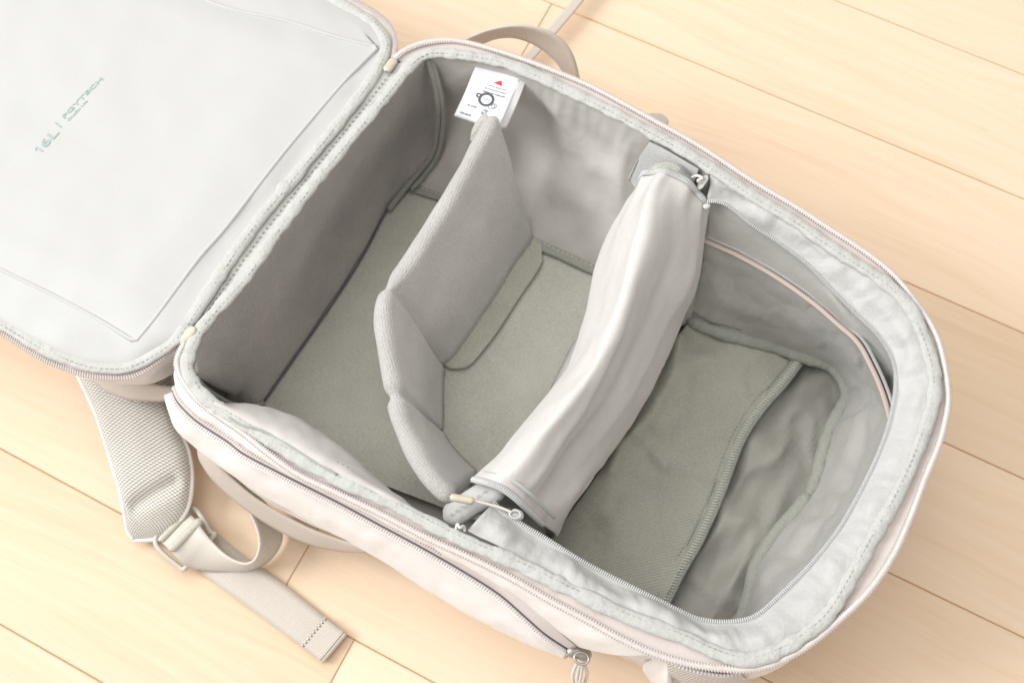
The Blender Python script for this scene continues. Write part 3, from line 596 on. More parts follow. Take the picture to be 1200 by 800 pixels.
FR = [
 [(-0.0222,0.0883,0.1120),(-0.0257,0.0763,0.0950),(-0.0265,0.0565,0.0850),(-0.0234,0.0336,0.0780),(-0.0157,0.0066,0.0780),(-0.0097,-0.0255,0.0820),(-0.0075,-0.0508,0.0880),(-0.0125,-0.0823,0.0960),(-0.0157,-0.1142,0.1040),(-0.0214,-0.1352,0.1100)],
 [(-0.0201,0.0890,0.1200),(-0.0193,0.0704,0.1120),(-0.0185,0.0499,0.1060),(-0.0151,0.0254,0.1000),(-0.0075,-0.0020,0.1000),(-0.0022,-0.0310,0.1030),(-0.0011,-0.0561,0.1070),(-0.0064,-0.0861,0.1120),(-0.0108,-0.1162,0.1140),(-0.0183,-0.1360,0.1150)],
 [(-0.0161,0.0910,0.1260),(-0.0110,0.0678,0.1270),(-0.0074,0.0455,0.1260),(-0.0039,0.0196,0.1220),(0.0012,-0.0064,0.1210),(0.0060,-0.0328,0.1220),(0.0061,-0.0567,0.1230),(-0.0002,-0.0886,0.1230),(-0.0051,-0.1184,0.1220),(-0.0133,-0.1358,0.1200)],
 [(-0.0099,0.0926,0.1300),(-0.0020,0.0681,0.1350),(0.0038,0.0462,0.1360),(0.0085,0.0187,0.1350),(0.0125,-0.0079,0.1340),(0.0152,-0.0334,0.1330),(0.0146,-0.0578,0.1320),(0.0079,-0.0906,0.1300),(0.0026,-0.1203,0.1270),(-0.0067,-0.1349,0.1235)],
 [(-0.0022,0.0940,0.1310),(0.0064,0.0753,0.1300),(0.0138,0.0553,0.1260),(0.0189,0.0293,0.1200),(0.0212,0.0016,0.1150),(0.0235,-0.0247,0.1120),(0.0229,-0.0512,0.1120),(0.0172,-0.0874,0.1140),(0.0119,-0.1196,0.1190),(0.0010,-0.1342,0.1235)],
 [(0.0074,0.0946,0.1280),(0.0159,0.0812,0.1210),(0.0239,0.0655,0.1100),(0.0303,0.0418,0.0990),(0.0317,0.0147,0.0910),(0.0340,-0.0136,0.0860),(0.0342,-0.0439,0.0840),(0.0286,-0.0823,0.0860),(0.0217,-0.1179,0.0980),(0.0118,-0.1354,0.1190)],
 [(0.0191,0.0937,0.1200),(0.0249,0.0847,0.1080),(0.0323,0.0721,0.0920),(0.0389,0.0502,0.0790),(0.0404,0.0261,0.0700),(0.0427,-0.0027,0.0640),(0.0429,-0.0362,0.0610),(0.0383,-0.0784,0.0640),(0.0337,-0.1159,0.0840),(0.0272,-0.1369,0.0980)],
 [(0.0259,0.0933,0.1110),(0.0296,0.0849,0.0940),(0.0360,0.0727,0.0750),(0.0408,0.0563,0.0600),(0.0420,0.0359,0.0520),(0.0443,0.0076,0.0460),(0.0441,-0.0336,0.0430),(0.0396,-0.0760,0.0460),(0.0363,-0.1063,0.0600),(0.0367,-0.1351,0.0740)],
 [(0.0232,0.0907,0.1030),(0.0264,0.0863,0.0800),(0.0304,0.0749,0.0600),(0.0350,0.0586,0.0450),(0.0358,0.0371,0.0380),(0.0363,0.0079,0.0340),(0.0367,-0.0340,0.0320),(0.0321,-0.0754,0.0340),(0.0297,-0.1052,0.0460),(0.0357,-0.1355,0.0550)],
]
def flap_wr(u, v, p):
    env = math.sin(math.pi * min(1, max(0, u))) ** .5
    # long soft folds that run with the flap, deepest on the compartment side
    f1 = math.exp(-((v - (.46 + .10 * math.sin(u * 3.1 + .5))) / .055) ** 2)
    f2 = math.exp(-((v - (.62 - .12 * u)) / .05) ** 2)
    f3 = math.exp(-((v - (.30 + .16 * u)) / .05) ** 2)
    pinch = math.exp(-(u / .14) ** 2)
    lf = N((u * 1.2 + v * 1.5, v * 3.4 - u * 1.5, 0), 1, seed=61) + .22 * N((u * 3.0 - v, v * 7 - u * 2, 0), 1, seed=23)
    lee = .35 + .65 * min(1, max(0, (v - .26) / .2))
    rg = math.exp(-((v - .372) / .028) ** 2)
    c2 = math.exp(-((v - (.80 - .22 * u)) / .035) ** 2)
    return env * (lee * (.0058 * lf - .0022 * f2 + .0012 * c2) + .0022 * rg + .0018 * N(p, 30, seed=26)) + .0007 * N(p, 70, seed=6) + pinch * .004 * N((v * 9, u * 2, 0), 1, seed=18)
flap = grid('compartment_flap', FR, 'flap', bag, 130, 90, flap_wr, thick=.0012, off=-1)
tag(flap, 'crumpled pale cover flap of the small compartment')
# zip along both ends of the flap
def flap_end(k):
    # final surface row at that end
    me = flap.data; nu = 130
    i = 0 if k == 0 else nu - 1
    return [me.vertices[j * nu + i].co.copy() for j in range(90)]
e0 = smooth_curve(flap_end(0)[2:76:6], 60); e1 = smooth_curve(flap_end(1)[2:62:6], 60)
for c in (e0, e1):
    z = sweep('flap_zip_tape', [p + Vector((0, 0, .0004)) for p in c], oval(.0022, .0010, 8), 'tape_grey', flap, presampled=True)
    ticks('zip_teeth', [p + Vector((0, 0, .0008)) for p in c], 'coil_grey', flap, pitch=.0014, ln=.0026, wd=.001, ht=.001)
# second tape fold just inside the near end
sweep('flap_zip_tape', [p + Vector((.004, .007, .0006)) for p in e1], oval(.0012, .0007, 8), 'tape_grey', flap, presampled=True)
# slider, cord and rubber puller at the near end, cord knot on the near rim
sl = pill('zip_slider', [(0.0106,-0.1437,0.1195)][0], [(0.0184,-0.1424,0.1170)][0], .0034, .0018, 'coil_grey', bag)
sweep('slider_ring', [(0.0107,-0.1447,0.1215),(0.0122,-0.1421,0.1215),(0.0151,-0.1412,0.1215),(0.0171,-0.1429,0.1215),(0.0161,-0.1452,0.1215),(0.0132,-0.1462,0.1215)], oval(.0006, .0006, 6), 'coil_grey', sl, 40, closed=True)
cp = tube('pull_cord', [(0.0118,-0.1435,0.1215),(0.0038,-0.1446,0.1225),(-0.0036,-0.1465,0.1235),(-0.0111,-0.1485,0.1245)], .0009, 'cord', sl, 30)
pill('puller', [(-0.0243,-0.1535,0.1255)][0], [(-0.0104,-0.1487,0.1245)][0], .0024, .0022, 'puller', sl)
kn = tube('cord_knot', [(-0.0107,-0.1698,0.1290),(-0.0115,-0.1661,0.1310),(-0.0088,-0.1674,0.1330),(-0.0079,-0.1653,0.1310),(-0.0060,-0.1671,0.1285)], .0009, 'cord', bag, 40)
tube('cord_knot', [(0.0098,0.1003,0.1250),(0.0128,0.1004,0.1300),(0.0166,0.0997,0.1310),(0.0144,0.0971,0.1300),(0.0180,0.0988,0.1280),(0.0162,0.0979,0.1220)], .001, 'cord', bag, 40)
pill('slider_tab', [(0.0167,0.0950,0.1240)][0], [(0.0184,0.1039,0.1290)][0], .0032, .0012, 'binding', bag, up=(-.6, .2, .7))
pill('zip_slider', [(0.0245,0.0885,0.1160)][0], [(0.0272,0.0927,0.1170)][0], .0022, .0016, 'coil_grey', bag)

# ------------------------------------------------------------------ lid folded back to the left
LZ = .124
LC = [(-0.2172,-0.1380,0.1275),(-0.2213,-0.1509,0.1240),(-0.2277,-0.1658,0.1210),(-0.2363,-0.1794,0.1180),(-0.2475,-0.1862,0.1170),(-0.2647,-0.1931,0.1160),(-0.2955,-0.1971,0.1150),(-0.3309,-0.1955,0.1140),(-0.4140,-0.1967,0.1130),(-0.5405,-0.2040,0.1120),(-0.6628,-0.2061,0.1120),(-0.7352,-0.1984,0.1120),(-0.7796,-0.1702,0.1120),(-0.8048,-0.1094,0.1120),(-0.8242,0.0031,0.1120),(-0.8161,0.0720,0.1120),(-0.7666,0.1159,0.1120),(-0.6526,0.1219,0.1120),(-0.4919,0.1223,0.1130),(-0.3778,0.1222,0.1150),(-0.2986,0.1230,0.1160),(-0.2510,0.1182,0.1180),(-0.2351,0.1151,0.1195),(-0.2222,0.1099,0.1210),(-0.2120,0.0999,0.1230),(-0.2055,0.0876,0.1260)]
lid_open = smooth_curve(LC, 320)
hinge_line = [(-0.2039,0.0784,0.1275),(-0.2096,0.0274,0.1275),(-0.2145,-0.0279,0.1275),(-0.2178,-0.0636,0.1275),(-0.2170,-0.1354,0.1275)]
lid_loop = smooth_curve(LC + [tuple(p) for p in hinge_line[1:-1]], 340, True)
LB = [(-0.2207,-0.1405,0.1290),(-0.2243,-0.1520,0.1260),(-0.2321,-0.1657,0.1230),(-0.2414,-0.1768,0.1210),(-0.2501,-0.1817,0.1200),(-0.2670,-0.1879,0.1190),(-0.2982,-0.1913,0.1180),(-0.3329,-0.1906,0.1170),(-0.4160,-0.1917,0.1160),(-0.5424,-0.1988,0.1150),(-0.6615,-0.2000,0.1150),(-0.7297,-0.1922,0.1150),(-0.7691,-0.1671,0.1150),(-0.7920,-0.1087,0.1150),(-0.8109,-0.0005,0.1150),(-0.8023,0.0644,0.1150),(-0.7556,0.1057,0.1150),(-0.6427,0.1119,0.1150),(-0.4835,0.1125,0.1160),(-0.3707,0.1125,0.1170),(-0.2921,0.1135,0.1180),(-0.2510,0.1096,0.1200),(-0.2353,0.1069,0.1220),(-0.2220,0.1001,0.1240),(-0.2142,0.0920,0.1260),(-0.2102,0.0781,0.1285),(-0.2088,0.0615,0.1290),(-0.2111,0.0253,0.1295),(-0.2167,-0.0309,0.1295),(-0.2198,-0.0597,0.1295),(-0.2209,-0.0956,0.1295)]
LG = [(-0.2301,-0.1433,0.1297),(-0.2316,-0.1523,0.1282),(-0.2370,-0.1633,0.1262),(-0.2440,-0.1712,0.1242),(-0.2526,-0.1761,0.1232),(-0.2700,-0.1818,0.1222),(-0.3014,-0.1847,0.1212),(-0.3358,-0.1844,0.1202),(-0.4190,-0.1853,0.1192),(-0.5446,-0.1932,0.1182),(-0.6601,-0.1938,0.1182),(-0.7244,-0.1855,0.1182),(-0.7579,-0.1638,0.1182),(-0.7795,-0.1084,0.1182),(-0.7965,-0.0053,0.1182),(-0.7884,0.0568,0.1182),(-0.7434,0.0943,0.1182),(-0.6322,0.1012,0.1182),(-0.4746,0.1022,0.1192),(-0.3630,0.1024,0.1202),(-0.2923,0.1037,0.1212),(-0.2535,0.1012,0.1232),(-0.2375,0.0980,0.1252),(-0.2263,0.0932,0.1262),(-0.2191,0.0871,0.1272),(-0.2166,0.0743,0.1282),(-0.2160,0.0602,0.1287),(-0.2183,0.0239,0.1292),(-0.2229,-0.0326,0.1292),(-0.2254,-0.0632,0.1292),(-0.2268,-0.0986,0.1292)]
LP = [(-0.2406,-0.1419,0.1300),(-0.2421,-0.1525,0.1290),(-0.2430,-0.1583,0.1280),(-0.2443,-0.1617,0.1270),(-0.2514,-0.1613,0.1260),(-0.2729,-0.1602,0.1250),(-0.3066,-0.1601,0.1240),(-0.3515,-0.1616,0.1230),(-0.4342,-0.1639,0.1220),(-0.5549,-0.1700,0.1210),(-0.6554,-0.1745,0.1210),(-0.7068,-0.1668,0.1210),(-0.7322,-0.1486,0.1210),(-0.7499,-0.1038,0.1210),(-0.7614,-0.0184,0.1210),(-0.7562,0.0328,0.1210),(-0.7087,0.0658,0.1210),(-0.6054,0.0697,0.1210),(-0.4578,0.0700,0.1220),(-0.3448,0.0689,0.1230),(-0.2876,0.0791,0.1250),(-0.2462,0.0838,0.1270),(-0.2285,0.0862,0.1280),(-0.2183,0.0892,0.1280),(-0.2181,0.0856,0.1280),(-0.2214,0.0694,0.1295),(-0.2242,0.0521,0.1300),(-0.2306,-0.0084,0.1310),(-0.2347,-0.0690,0.1310),(-0.2382,-0.0962,0.1310),(-0.2396,-0.1223,0.1305)]
def lid_g(u, v, p): return .0016 * N(p, 34, seed=2) * math.sin(math.pi * v) + .0009 * N((u * 90, v * .7, 0), 1, seed=4) * (1 - v)
lid = grid('lid', [[p for p in lid_loop], [p + Vector((0, 0, -.012)) for p in lid_loop], [Vector((lid_loop[0].x * 0 - .43 + (p.x + .43) * .96, -.02 + (p.y + .02) * .95, .07)) for p in lid_loop], [Vector((-.43 + (p.x + .43) * .9, -.02 + (p.y + .02) * .88, .050)) for p in lid_loop], [Vector((-.43 + (p.x + .43) * .75, -.02 + (p.y + .02) * .72, .044)) for p in lid_loop]], 'shell', bag, 340, 16, closed=True)
tag(lid, 'pale lid folded open with printed lettering inside')
bb = [Vector((-.43 + (p.x + .43) * .752, -.02 + (p.y + .02) * .722, .0442)) for p in lid_loop]
link('lid_face', mesh_from(bb, [tuple(range(len(bb)))]), 'shell', lid, smooth=False)
lg = grid('lid_gusset', [LB, LG, LP], 'lid', lid, 340, 16, lid_g, closed=True)
# padded middle panel, slightly pillowed
p_top = smooth_curve([(-0.7322,-0.1486,0.1210),(-0.7499,-0.1038,0.1210),(-0.7614,-0.0184,0.1210),(-0.7562,0.0328,0.1210),(-0.7087,0.0658,0.1210),(-0.6054,0.0697,0.1210),(-0.4578,0.0700,0.1220),(-0.3448,0.0689,0.1230),(-0.2876,0.0791,0.1250),(-0.2462,0.0838,0.1270),(-0.2183,0.0892,0.1280)], 120)
p_bot = smooth_curve([(-0.7322,-0.1486,0.1210),(-0.7068,-0.1668,0.1210),(-0.6554,-0.1745,0.1210),(-0.5549,-0.1700,0.1210),(-0.4342,-0.1639,0.1220),(-0.3515,-0.1616,0.1230),(-0.3066,-0.1601,0.1240),(-0.2729,-0.1602,0.1250),(-0.2443,-0.1617,0.1270)], 120)
p_rt = smooth_curve([(-0.2183,0.0892,0.1280),(-0.2214,0.0694,0.1295),(-0.2242,0.0521,0.1300),(-0.2306,-0.0084,0.1310),(-0.2347,-0.0690,0.1310),(-0.2382,-0.0962,0.1310),(-0.2396,-0.1223,0.1305),(-0.2406,-0.1419,0.1300),(-0.2421,-0.1525,0.1290),(-0.2443,-0.1617,0.1270)], 60)
def panel_row(t):
    base = [a.lerp(b, t) for a, b in zip(p_top, p_bot)]
    k = int(round(t * 59)); d = p_rt[k] - base[-1]
    return [p + d * (i / 119) ** 6 for i, p in enumerate(base)]
lp = p_top + p_rt[1:] + p_bot[::-1][1:]
def pillow(u, v, p):
    ed = min(1, (1 - u) / .07) * min(1, v / .10) * min(1, (1 - v) / .10)
    return .0032 * max(0, math.sin(ed * math.pi / 2)) + .0008 * N(p, 13, seed=3) * ed + .0006 * N(p, 40, seed=7) - .0004
panel = grid('lid_panel', [panel_row(k / 14) for k in range(15)], 'lid', lid, 130, 110, pillow)
tube('panel_seam', [p + Vector((0, 0, -.0007)) for p in lp], .0015, 'lid', lid, 300, False, 8)
lb_c = smooth_curve(LB, 420, True)
lbo = sweep('lid_binding', lb_c, oval(.0042, .0019, 12), 'binding', lid, closed=True, disp=pucker(.26, 120, 5), presampled=True)
ticks('stitching', [p + Vector((0, 0, .0016)) for p in offset(lb_c, .0012)], 'thread', lbo, pitch=.0034, ln=.0022, wd=.0006, ht=.0005, closed=True, along=True)
nb2 = [min(lb_c, key=lambda b: (b - p).length_squared) + Vector((0, 0, -.001)) for p in lid_open]
lzt = grid('lid_zip_tape', [nb2, lid_open], 'tape', lid, 320, 4, thick=.0008, off=0)
ticks('zip_teeth', lid_open, 'coil', lzt, pitch=.0017, ln=.0042, wd=.0013, ht=.0015, skew=.25)
# hinge cloth between lid and body, with its stitched seam and the two zip-end tabs
hc0 = smooth_curve([(-0.2088,0.0792,0.1290),(-0.2081,0.0648,0.1290),(-0.2115,0.0226,0.1290),(-0.2171,-0.0335,0.1290),(-0.2195,-0.0633,0.1290),(-0.2208,-0.0999,0.1290),(-0.2195,-0.1405,0.1290)], 120)
hc1 = smooth_curve([(-0.1932,0.0888,0.1290),(-0.1937,0.0738,0.1290),(-0.1976,0.0299,0.1290),(-0.2028,-0.0232,0.1290),(-0.2061,-0.0590,0.1290),(-0.2078,-0.0943,0.1290),(-0.2110,-0.1321,0.1290)], 120)
hm = [a.lerp(b, .5) + Vector((0, 0, -.0012)) for a, b in zip(hc0, hc1)]
hg = grid('hinge_strip', [hc0, hm, hc1], 'binding', bag, 120, 8, lambda u, v, p: .0005 * N(p, 150))
ticks('stitching', [p + Vector((0, 0, .0008)) for p in hm], 'thread', hg, pitch=.0036, ln=.0022, wd=.0008, ht=.0006, along=True)
pill('zip_end_tab', [(-0.2187,-0.1490,0.1275)][0], [(-0.2138,-0.1372,0.1315)][0], .0034, .0016, 'puller', bag)
pill('zip_end_tab', [(-0.2025,0.0737,0.1310)][0], [(-0.2031,0.0863,0.1285)][0], .0032, .0016, 'puller', bag)
# overlapped binding end on the hinge
pill('binding_end', [(-0.2183,-0.0351,0.1306)][0], [(-0.2167,-0.0253,0.1306)][0], .0046, .0013, 'binding', lid)

# lettering on the lid panel
def to_mesh_text(body, size, extrude=0.0, align='LEFT', space=1.0):
    c = bpy.data.curves.new('t', 'FONT'); c.body = body; c.size = size; c.align_x = align; c.space_character = space
    c.resolution_u = 3; c.offset = .018
    o = bpy.data.objects.new('t', c); COL.objects.link(o)
    dg = bpy.context.evaluated_depsgraph_get(); me = bpy.data.meshes.new_from_object(o.evaluated_get(dg))
    bpy.data.objects.remove(o); bpy.data.curves.remove(c)
    return me
dg = bpy.context.evaluated_depsgraph_get()
bvh = BVHTree.FromObject(panel, dg)
def lid_text(name, body, p0, p1, height, mat, width=None, space=1.0, shear=0.0):
    p0, p1 = V(p0), V(p1); d = (p1 - p0); d.z = 0; L = d.length; d.normalize(); up = Vector((-d.y, d.x, 0))
    me = to_mesh_text(body, 1.0, space=space)
    xs = [v.co.x for v in me.vertices]; ys = [v.co.y for v in me.vertices]
    sx = L / (max(xs) - min(xs)); sy = height / (max(ys) if max(ys) else 1); x0 = min(xs)
    for v in me.vertices:
        q = p0 + d * ((v.co.x - x0) * sx) + up * (v.co.y * sy)
        h = bvh.ray_cast(Vector((q.x, q.y, .5)), Vector((0, 0, -1)))
        z = h[0].z if h[0] else .13
        v.co = Vector((q.x, q.y, z + .0003))
    me.materials.clear()
    return link(name, me, mat, lid, smooth=False)
t1a, t1b = V([(-0.3752,-0.0829,0.1300)][0]), V([(-0.3735,-0.0642,0.1300)][0])
td = (t1b - t1a).normalized(); tu = Vector((-td.y, td.x, 0)); tL = (t1b - t1a).length
lid_text('printed_text', '6L', t1a + td * (tL * .25), t1b, .0062, 'print')
def lid_shape(name, pts, mat):
    vs = []
    for a, b in pts:
        q = t1a + td * a + tu * b; h = bvh.ray_cast(Vector((q.x, q.y, .5)), Vector((0, 0, -1)))
        vs.append(Vector((q.x, q.y, (h[0].z if h[0] else .13) + .0003)))
    return link(name, mesh_from(vs, [tuple(range(len(vs)))]), mat, lid, smooth=False)
lid_shape('printed_text', [(.0016, 0), (.0026, 0), (.0026, .0062), (.0018, .0062), (0, .0050), (0, .0040), (.0016, .0050)], 'print')
lid_text('printed_bar', '|', [(-0.3766,-0.0606,0.1300)][0], [(-0.3764,-0.0596,0.1300)][0], .0045, 'print')
lid_text('printed_text', 'PGYTECH', [(-0.3766,-0.0542,0.1300)][0], [(-0.3706,-0.0174,0.1300)][0], .0029, 'print')
lid_text('printed_text', 'OneGo Lite', [(-0.3729,-0.0545,0.1300)][0], [(-0.3699,-0.0362,0.1300)][0], .0019, 'print')

# ------------------------------------------------------------------ side pocket on the near outside
SLIT = [(-0.2093,-0.1756,0.1180),(-0.2055,-0.1788,0.1170),(-0.1996,-0.1815,0.1160),(-0.1856,-0.1848,0.1150),(-0.1629,-0.1864,0.1140),(-0.1492,-0.1882,0.1140),(-0.1216,-0.1875,0.1130),(-0.0817,-0.1861,0.1130),(-0.0523,-0.1858,0.1120),(-0.0232,-0.1854,0.1110),(0.0059,-0.1858,0.1090),(0.0276,-0.1871,0.1060),(0.0466,-0.1908,0.1020),(0.0610,-0.1935,0.0970),(0.0767,-0.1940,0.0880)]
slit_c = smooth_curve(SLIT, 160)
sil = smooth_curve([(-0.2211,-0.1753,0.0900),(-0.2182,-0.1821,0.0800),(-0.2084,-0.1902,0.0750),(-0.1910,-0.1949,0.0700),(-0.1728,-0.1973,0.0700),(-0.1460,-0.2000,0.0700),(-0.1133,-0.2005,0.0700),(-0.0820,-0.1996,0.0700),(-0.0553,-0.1992,0.0700),(-0.0188,-0.2018,0.0680),(0.0121,-0.2027,0.0670),(0.0410,-0.2009,0.0660),(0.0630,-0.1976,0.0660),(0.0776,-0.1942,0.0660)], 160)
low = [Vector((p.x, p.y + .012, .02)) for p in sil]
sp_m = [a.lerp(b, .55) + Vector((-.001, -.0045, .004)) for a, b in zip(slit_c, sil)]
def sp_wr(u, v, p): return .0016 * N(p, 26, seed=13) + .0008 * N(p, 80, seed=2)
side = grid('side_pocket', [[p + Vector((0, -.001, -.0005)) for p in slit_c], sp_m, sil, low], 'shell', bag, 160, 26, sp_wr, thick=.0015, off=0)
tube('zip_gap', [p + Vector((0, -.0004, .0006)) for p in slit_c], .0006, 'slit', side, 160)
for s_, dz in ((.0022, .0006), (-.0022, -.0004)):
    c = [p + Vector((0, s_, dz + .0006)) for p in slit_c]
    sweep('pocket_zip_tape', c, oval(.0021, .0007, 8), 'tape' if s_ > 0 else 'shell', side, presampled=True)
    ticks('zip_teeth', [p + Vector((0, 0, .0005)) for p in c], 'coil', side, pitch=.0017, ln=.0026, wd=.0009, ht=.0007)
# strip of shell between rim zip and pocket zip
cut = smooth_curve(COIL[1:18], 160)
grid('shell_band', [[p + Vector((0, .0005, -.0012)) for p in cut], [a.lerp(b, .5) + Vector((0, -.0008, .0012)) for a, b in zip(cut, slit_c + [])], [p + Vector((0, .003, .0002)) for p in slit_c]], 'shell', bag, 160, 8, sp_wr)
# inner fold of the pocket seen where the zip gapes
grid('pocket_fold', [[(-0.0169,-0.1799,0.1180),(0.0036,-0.1785,0.1180),(0.0207,-0.1786,0.1170),(0.0377,-0.1811,0.1140),(0.0554,-0.1858,0.1090),(0.0689,-0.1892,0.1020),(0.0795,-0.1909,0.0945)], [(-0.0143,-0.1824,0.1175),(0.0052,-0.1825,0.1170),(0.0216,-0.1835,0.1155),(0.0382,-0.1872,0.1115),(0.0542,-0.1910,0.1060),(0.0675,-0.1929,0.0985),(0.0781,-0.1926,0.0925)], [(-0.0128,-0.1848,0.1135),(0.0055,-0.1848,0.1120),(0.0262,-0.1862,0.1095),(0.0451,-0.1898,0.1055),(0.0594,-0.1925,0.1005),(0.0687,-0.1930,0.0950),(0.0770,-0.1935,0.0900)]], 'shell_in', side, 40, 12, thick=.001, off=0)
# pocket zip puller hanging at its end
ps = pill('pocket_zip_slider', [(0.0757,-0.1954,0.0910)][0], [(0.0898,-0.1908,0.0880)][0], .0036, .0026, 'metal', side)
sweep('slider_ring', [(0.0811,-0.1959,0.0920),(0.0828,-0.1928,0.0920),(0.0867,-0.1917,0.0920),(0.0896,-0.1940,0.0920),(0.0886,-0.1974,0.0920),(0.0842,-0.1986,0.0920)], oval(.0008, .0008, 6), 'metal', side, 40, closed=True)
sweep('pull_cord', [(0.0849,-0.1957,0.0880),(0.0842,-0.2015,0.0800),(0.0859,-0.2067,0.0720),(0.0901,-0.2100,0.0640),(0.0928,-0.2095,0.0600),(0.0933,-0.2052,0.0680),(0.0920,-0.1999,0.0780),(0.0876,-0.1963,0.0870)], oval(.0010, .0010, 6), 'cord', side, 50, closed=True)
sweep('pull_cord', [(0.0854,-0.1955,0.0890),(0.0871,-0.2026,0.0780),(0.0892,-0.2075,0.0700),(0.0960,-0.2197,0.0500)], oval(.0010, .0010, 6), 'cord', side, 30)
sweep('pull_cord', [(0.0867,-0.1959,0.0890),(0.0893,-0.2025,0.0780),(0.0910,-0.2077,0.0700),(0.0973,-0.2189,0.0500)], oval(.0010, .0010, 6), 'cord', side, 30)

# strap anchor and mesh corner at the bottom of the frame
an = grid('strap_anchor', [[(0.1189,-0.1791,0.0850),(0.1208,-0.1767,0.0950),(0.1241,-0.1735,0.1030),(0.1287,-0.1723,0.1050),(0.1330,-0.1742,0.1040)], [(0.1223,-0.1809,0.0750),(0.1237,-0.1790,0.0880),(0.1262,-0.1767,0.0970),(0.1304,-0.1758,0.1000),(0.1346,-0.1778,0.1000)], [(0.1273,-0.1815,0.0600),(0.1281,-0.1811,0.0750),(0.1302,-0.1798,0.0880),(0.1334,-0.1797,0.0940),(0.1368,-0.1811,0.0950)], [(0.1338,-0.1836,0.0500),(0.1344,-0.1835,0.0620),(0.1358,-0.1830,0.0750),(0.1378,-0.1831,0.0840),(0.1393,-0.1837,0.0880)]], 'shell', bag, 24, 24, thick=.003, off=-1)
grid('mesh_side_panel', [[(0.1290,-0.1754,0.1180),(0.1380,-0.1742,0.1180),(0.1497,-0.1710,0.1180),(0.1607,-0.1666,0.1180),(0.1682,-0.1625,0.1180)], [(0.1321,-0.1780,0.1050),(0.1404,-0.1762,0.1050),(0.1520,-0.1725,0.1050),(0.1633,-0.1680,0.1050),(0.1724,-0.1624,0.1050)], [(0.1380,-0.1816,0.0800),(0.1474,-0.1792,0.0800),(0.1590,-0.1746,0.0800),(0.1700,-0.1686,0.0800),(0.1775,-0.1600,0.0800)], [(0.1447,-0.1845,0.0500),(0.1545,-0.1808,0.0500),(0.1649,-0.1763,0.0500),(0.1750,-0.1696,0.0500),(0.1819,-0.1613,0.0500)]], 'mesh_lt', bag, 40, 24, lambda u, v, p: .0015 * N(p, 60), thick=.002, off=0)

# ------------------------------------------------------------------ carry handles
def ribbon(name, ea, eb, mat, parent, n=80, thick=.0016, nv=6, disp=None):
    o = grid(name, [ea, eb], mat, parent, n, nv, disp, thick=thick, off=0)
    return o
ribbon('carry_handle', [(-0.1884,0.1404,0.0850),(-0.1775,0.1404,0.1000),(-0.1645,0.1443,0.1120),(-0.1492,0.1499,0.1200),(-0.1339,0.1548,0.1220),(-0.1184,0.1575,0.1180),(-0.1063,0.1560,0.1080),(-0.0986,0.1521,0.0900),(-0.0982,0.1516,0.0800)], [(-0.1883,0.1494,0.0620),(-0.1772,0.1506,0.0770),(-0.1649,0.1536,0.0890),(-0.1517,0.1553,0.0970),(-0.1384,0.1560,0.0990),(-0.1257,0.1561,0.0950),(-0.1153,0.1556,0.0860),(-0.1091,0.1544,0.0700),(-0.1081,0.1554,0.0600)], 'web_m', bag, 70)
ribbon('compression_strap', [(-0.1686,0.1773,0.0120),(-0.1644,0.2002,0.0120),(-0.1608,0.2231,0.0120),(-0.1581,0.2423,0.0120),(-0.1563,0.2592,0.0120),(-0.1526,0.2902,0.0120)], [(-0.1608,0.1797,0.0120),(-0.1566,0.2026,0.0120),(-0.1534,0.2234,0.0120),(-0.1504,0.2436,0.0120),(-0.1479,0.2636,0.0120),(-0.1434,0.2931,0.0120)], 'web_m', bag, 40)
pill('strap_loop_tab', [(-0.0385,0.1389,0.1000)][0], [(-0.0287,0.1492,0.0920)][0], .006, .0014, 'web', bag, up=(0, .3, 1))
# side handle bowing out from the near side
sh_o = [(-0.1962,-0.1895,0.0750),(-0.1942,-0.1982,0.0620),(-0.1886,-0.2030,0.0550),(-0.1793,-0.2072,0.0480),(-0.1585,-0.2116,0.0400),(-0.1335,-0.2134,0.0360),(-0.1084,-0.2116,0.0340),(-0.0854,-0.2053,0.0360),(-0.0699,-0.1987,0.0420)]
sh_i = [(-0.1847,-0.1903,0.0920),(-0.1803,-0.1954,0.0830),(-0.1723,-0.1992,0.0780),(-0.1618,-0.2021,0.0720),(-0.1440,-0.2049,0.0660),(-0.1233,-0.2053,0.0620),(-0.1024,-0.2042,0.0600),(-0.0831,-0.2012,0.0600),(-0.0650,-0.1984,0.0640)]
sh = ribbon('side_handle', sh_i, sh_o, 'web_m', bag, 90)
ribbon('side_handle_lining', [V(p) + Vector((0, .003, .002)) for p in sh_i], [V(p) + Vector((.002, .010, -.012)) for p in sh_i], 'web_sh', bag, 90)

# ------------------------------------------------------------------ shoulder strap on the floor, near left
PADL = [(-0.3401,-0.1745,0.0220),(-0.3198,-0.1869,0.0220),(-0.3029,-0.1971,0.0220),(-0.2891,-0.2059,0.0220),(-0.2731,-0.2182,0.0220),(-0.2613,-0.2277,0.0220),(-0.2451,-0.2411,0.0210),(-0.2331,-0.2540,0.0180),(-0.2266,-0.2621,0.0130),(-0.2204,-0.2652,0.0090)]
PADR = [(-0.2867,-0.1277,0.0220),(-0.2669,-0.1492,0.0220),(-0.2543,-0.1612,0.0220),(-0.2453,-0.1734,0.0220),(-0.2297,-0.1880,0.0220),(-0.2171,-0.1971,0.0220),(-0.2053,-0.2109,0.0210),(-0.1979,-0.2277,0.0180),(-0.1994,-0.2407,0.0130),(-0.2044,-0.2553,0.0090)]
pl, prr = smooth_curve(PADL, 90), smooth_curve(PADR, 90)
def pad_top(f, h): return [a.lerp(b, f) + Vector((0, 0, h * math.sin(math.pi * min(1, max(.02, (1 - i / 89) * 3 + .02)) * .5))) for i, (a, b) in enumerate(zip(pl, prr))]
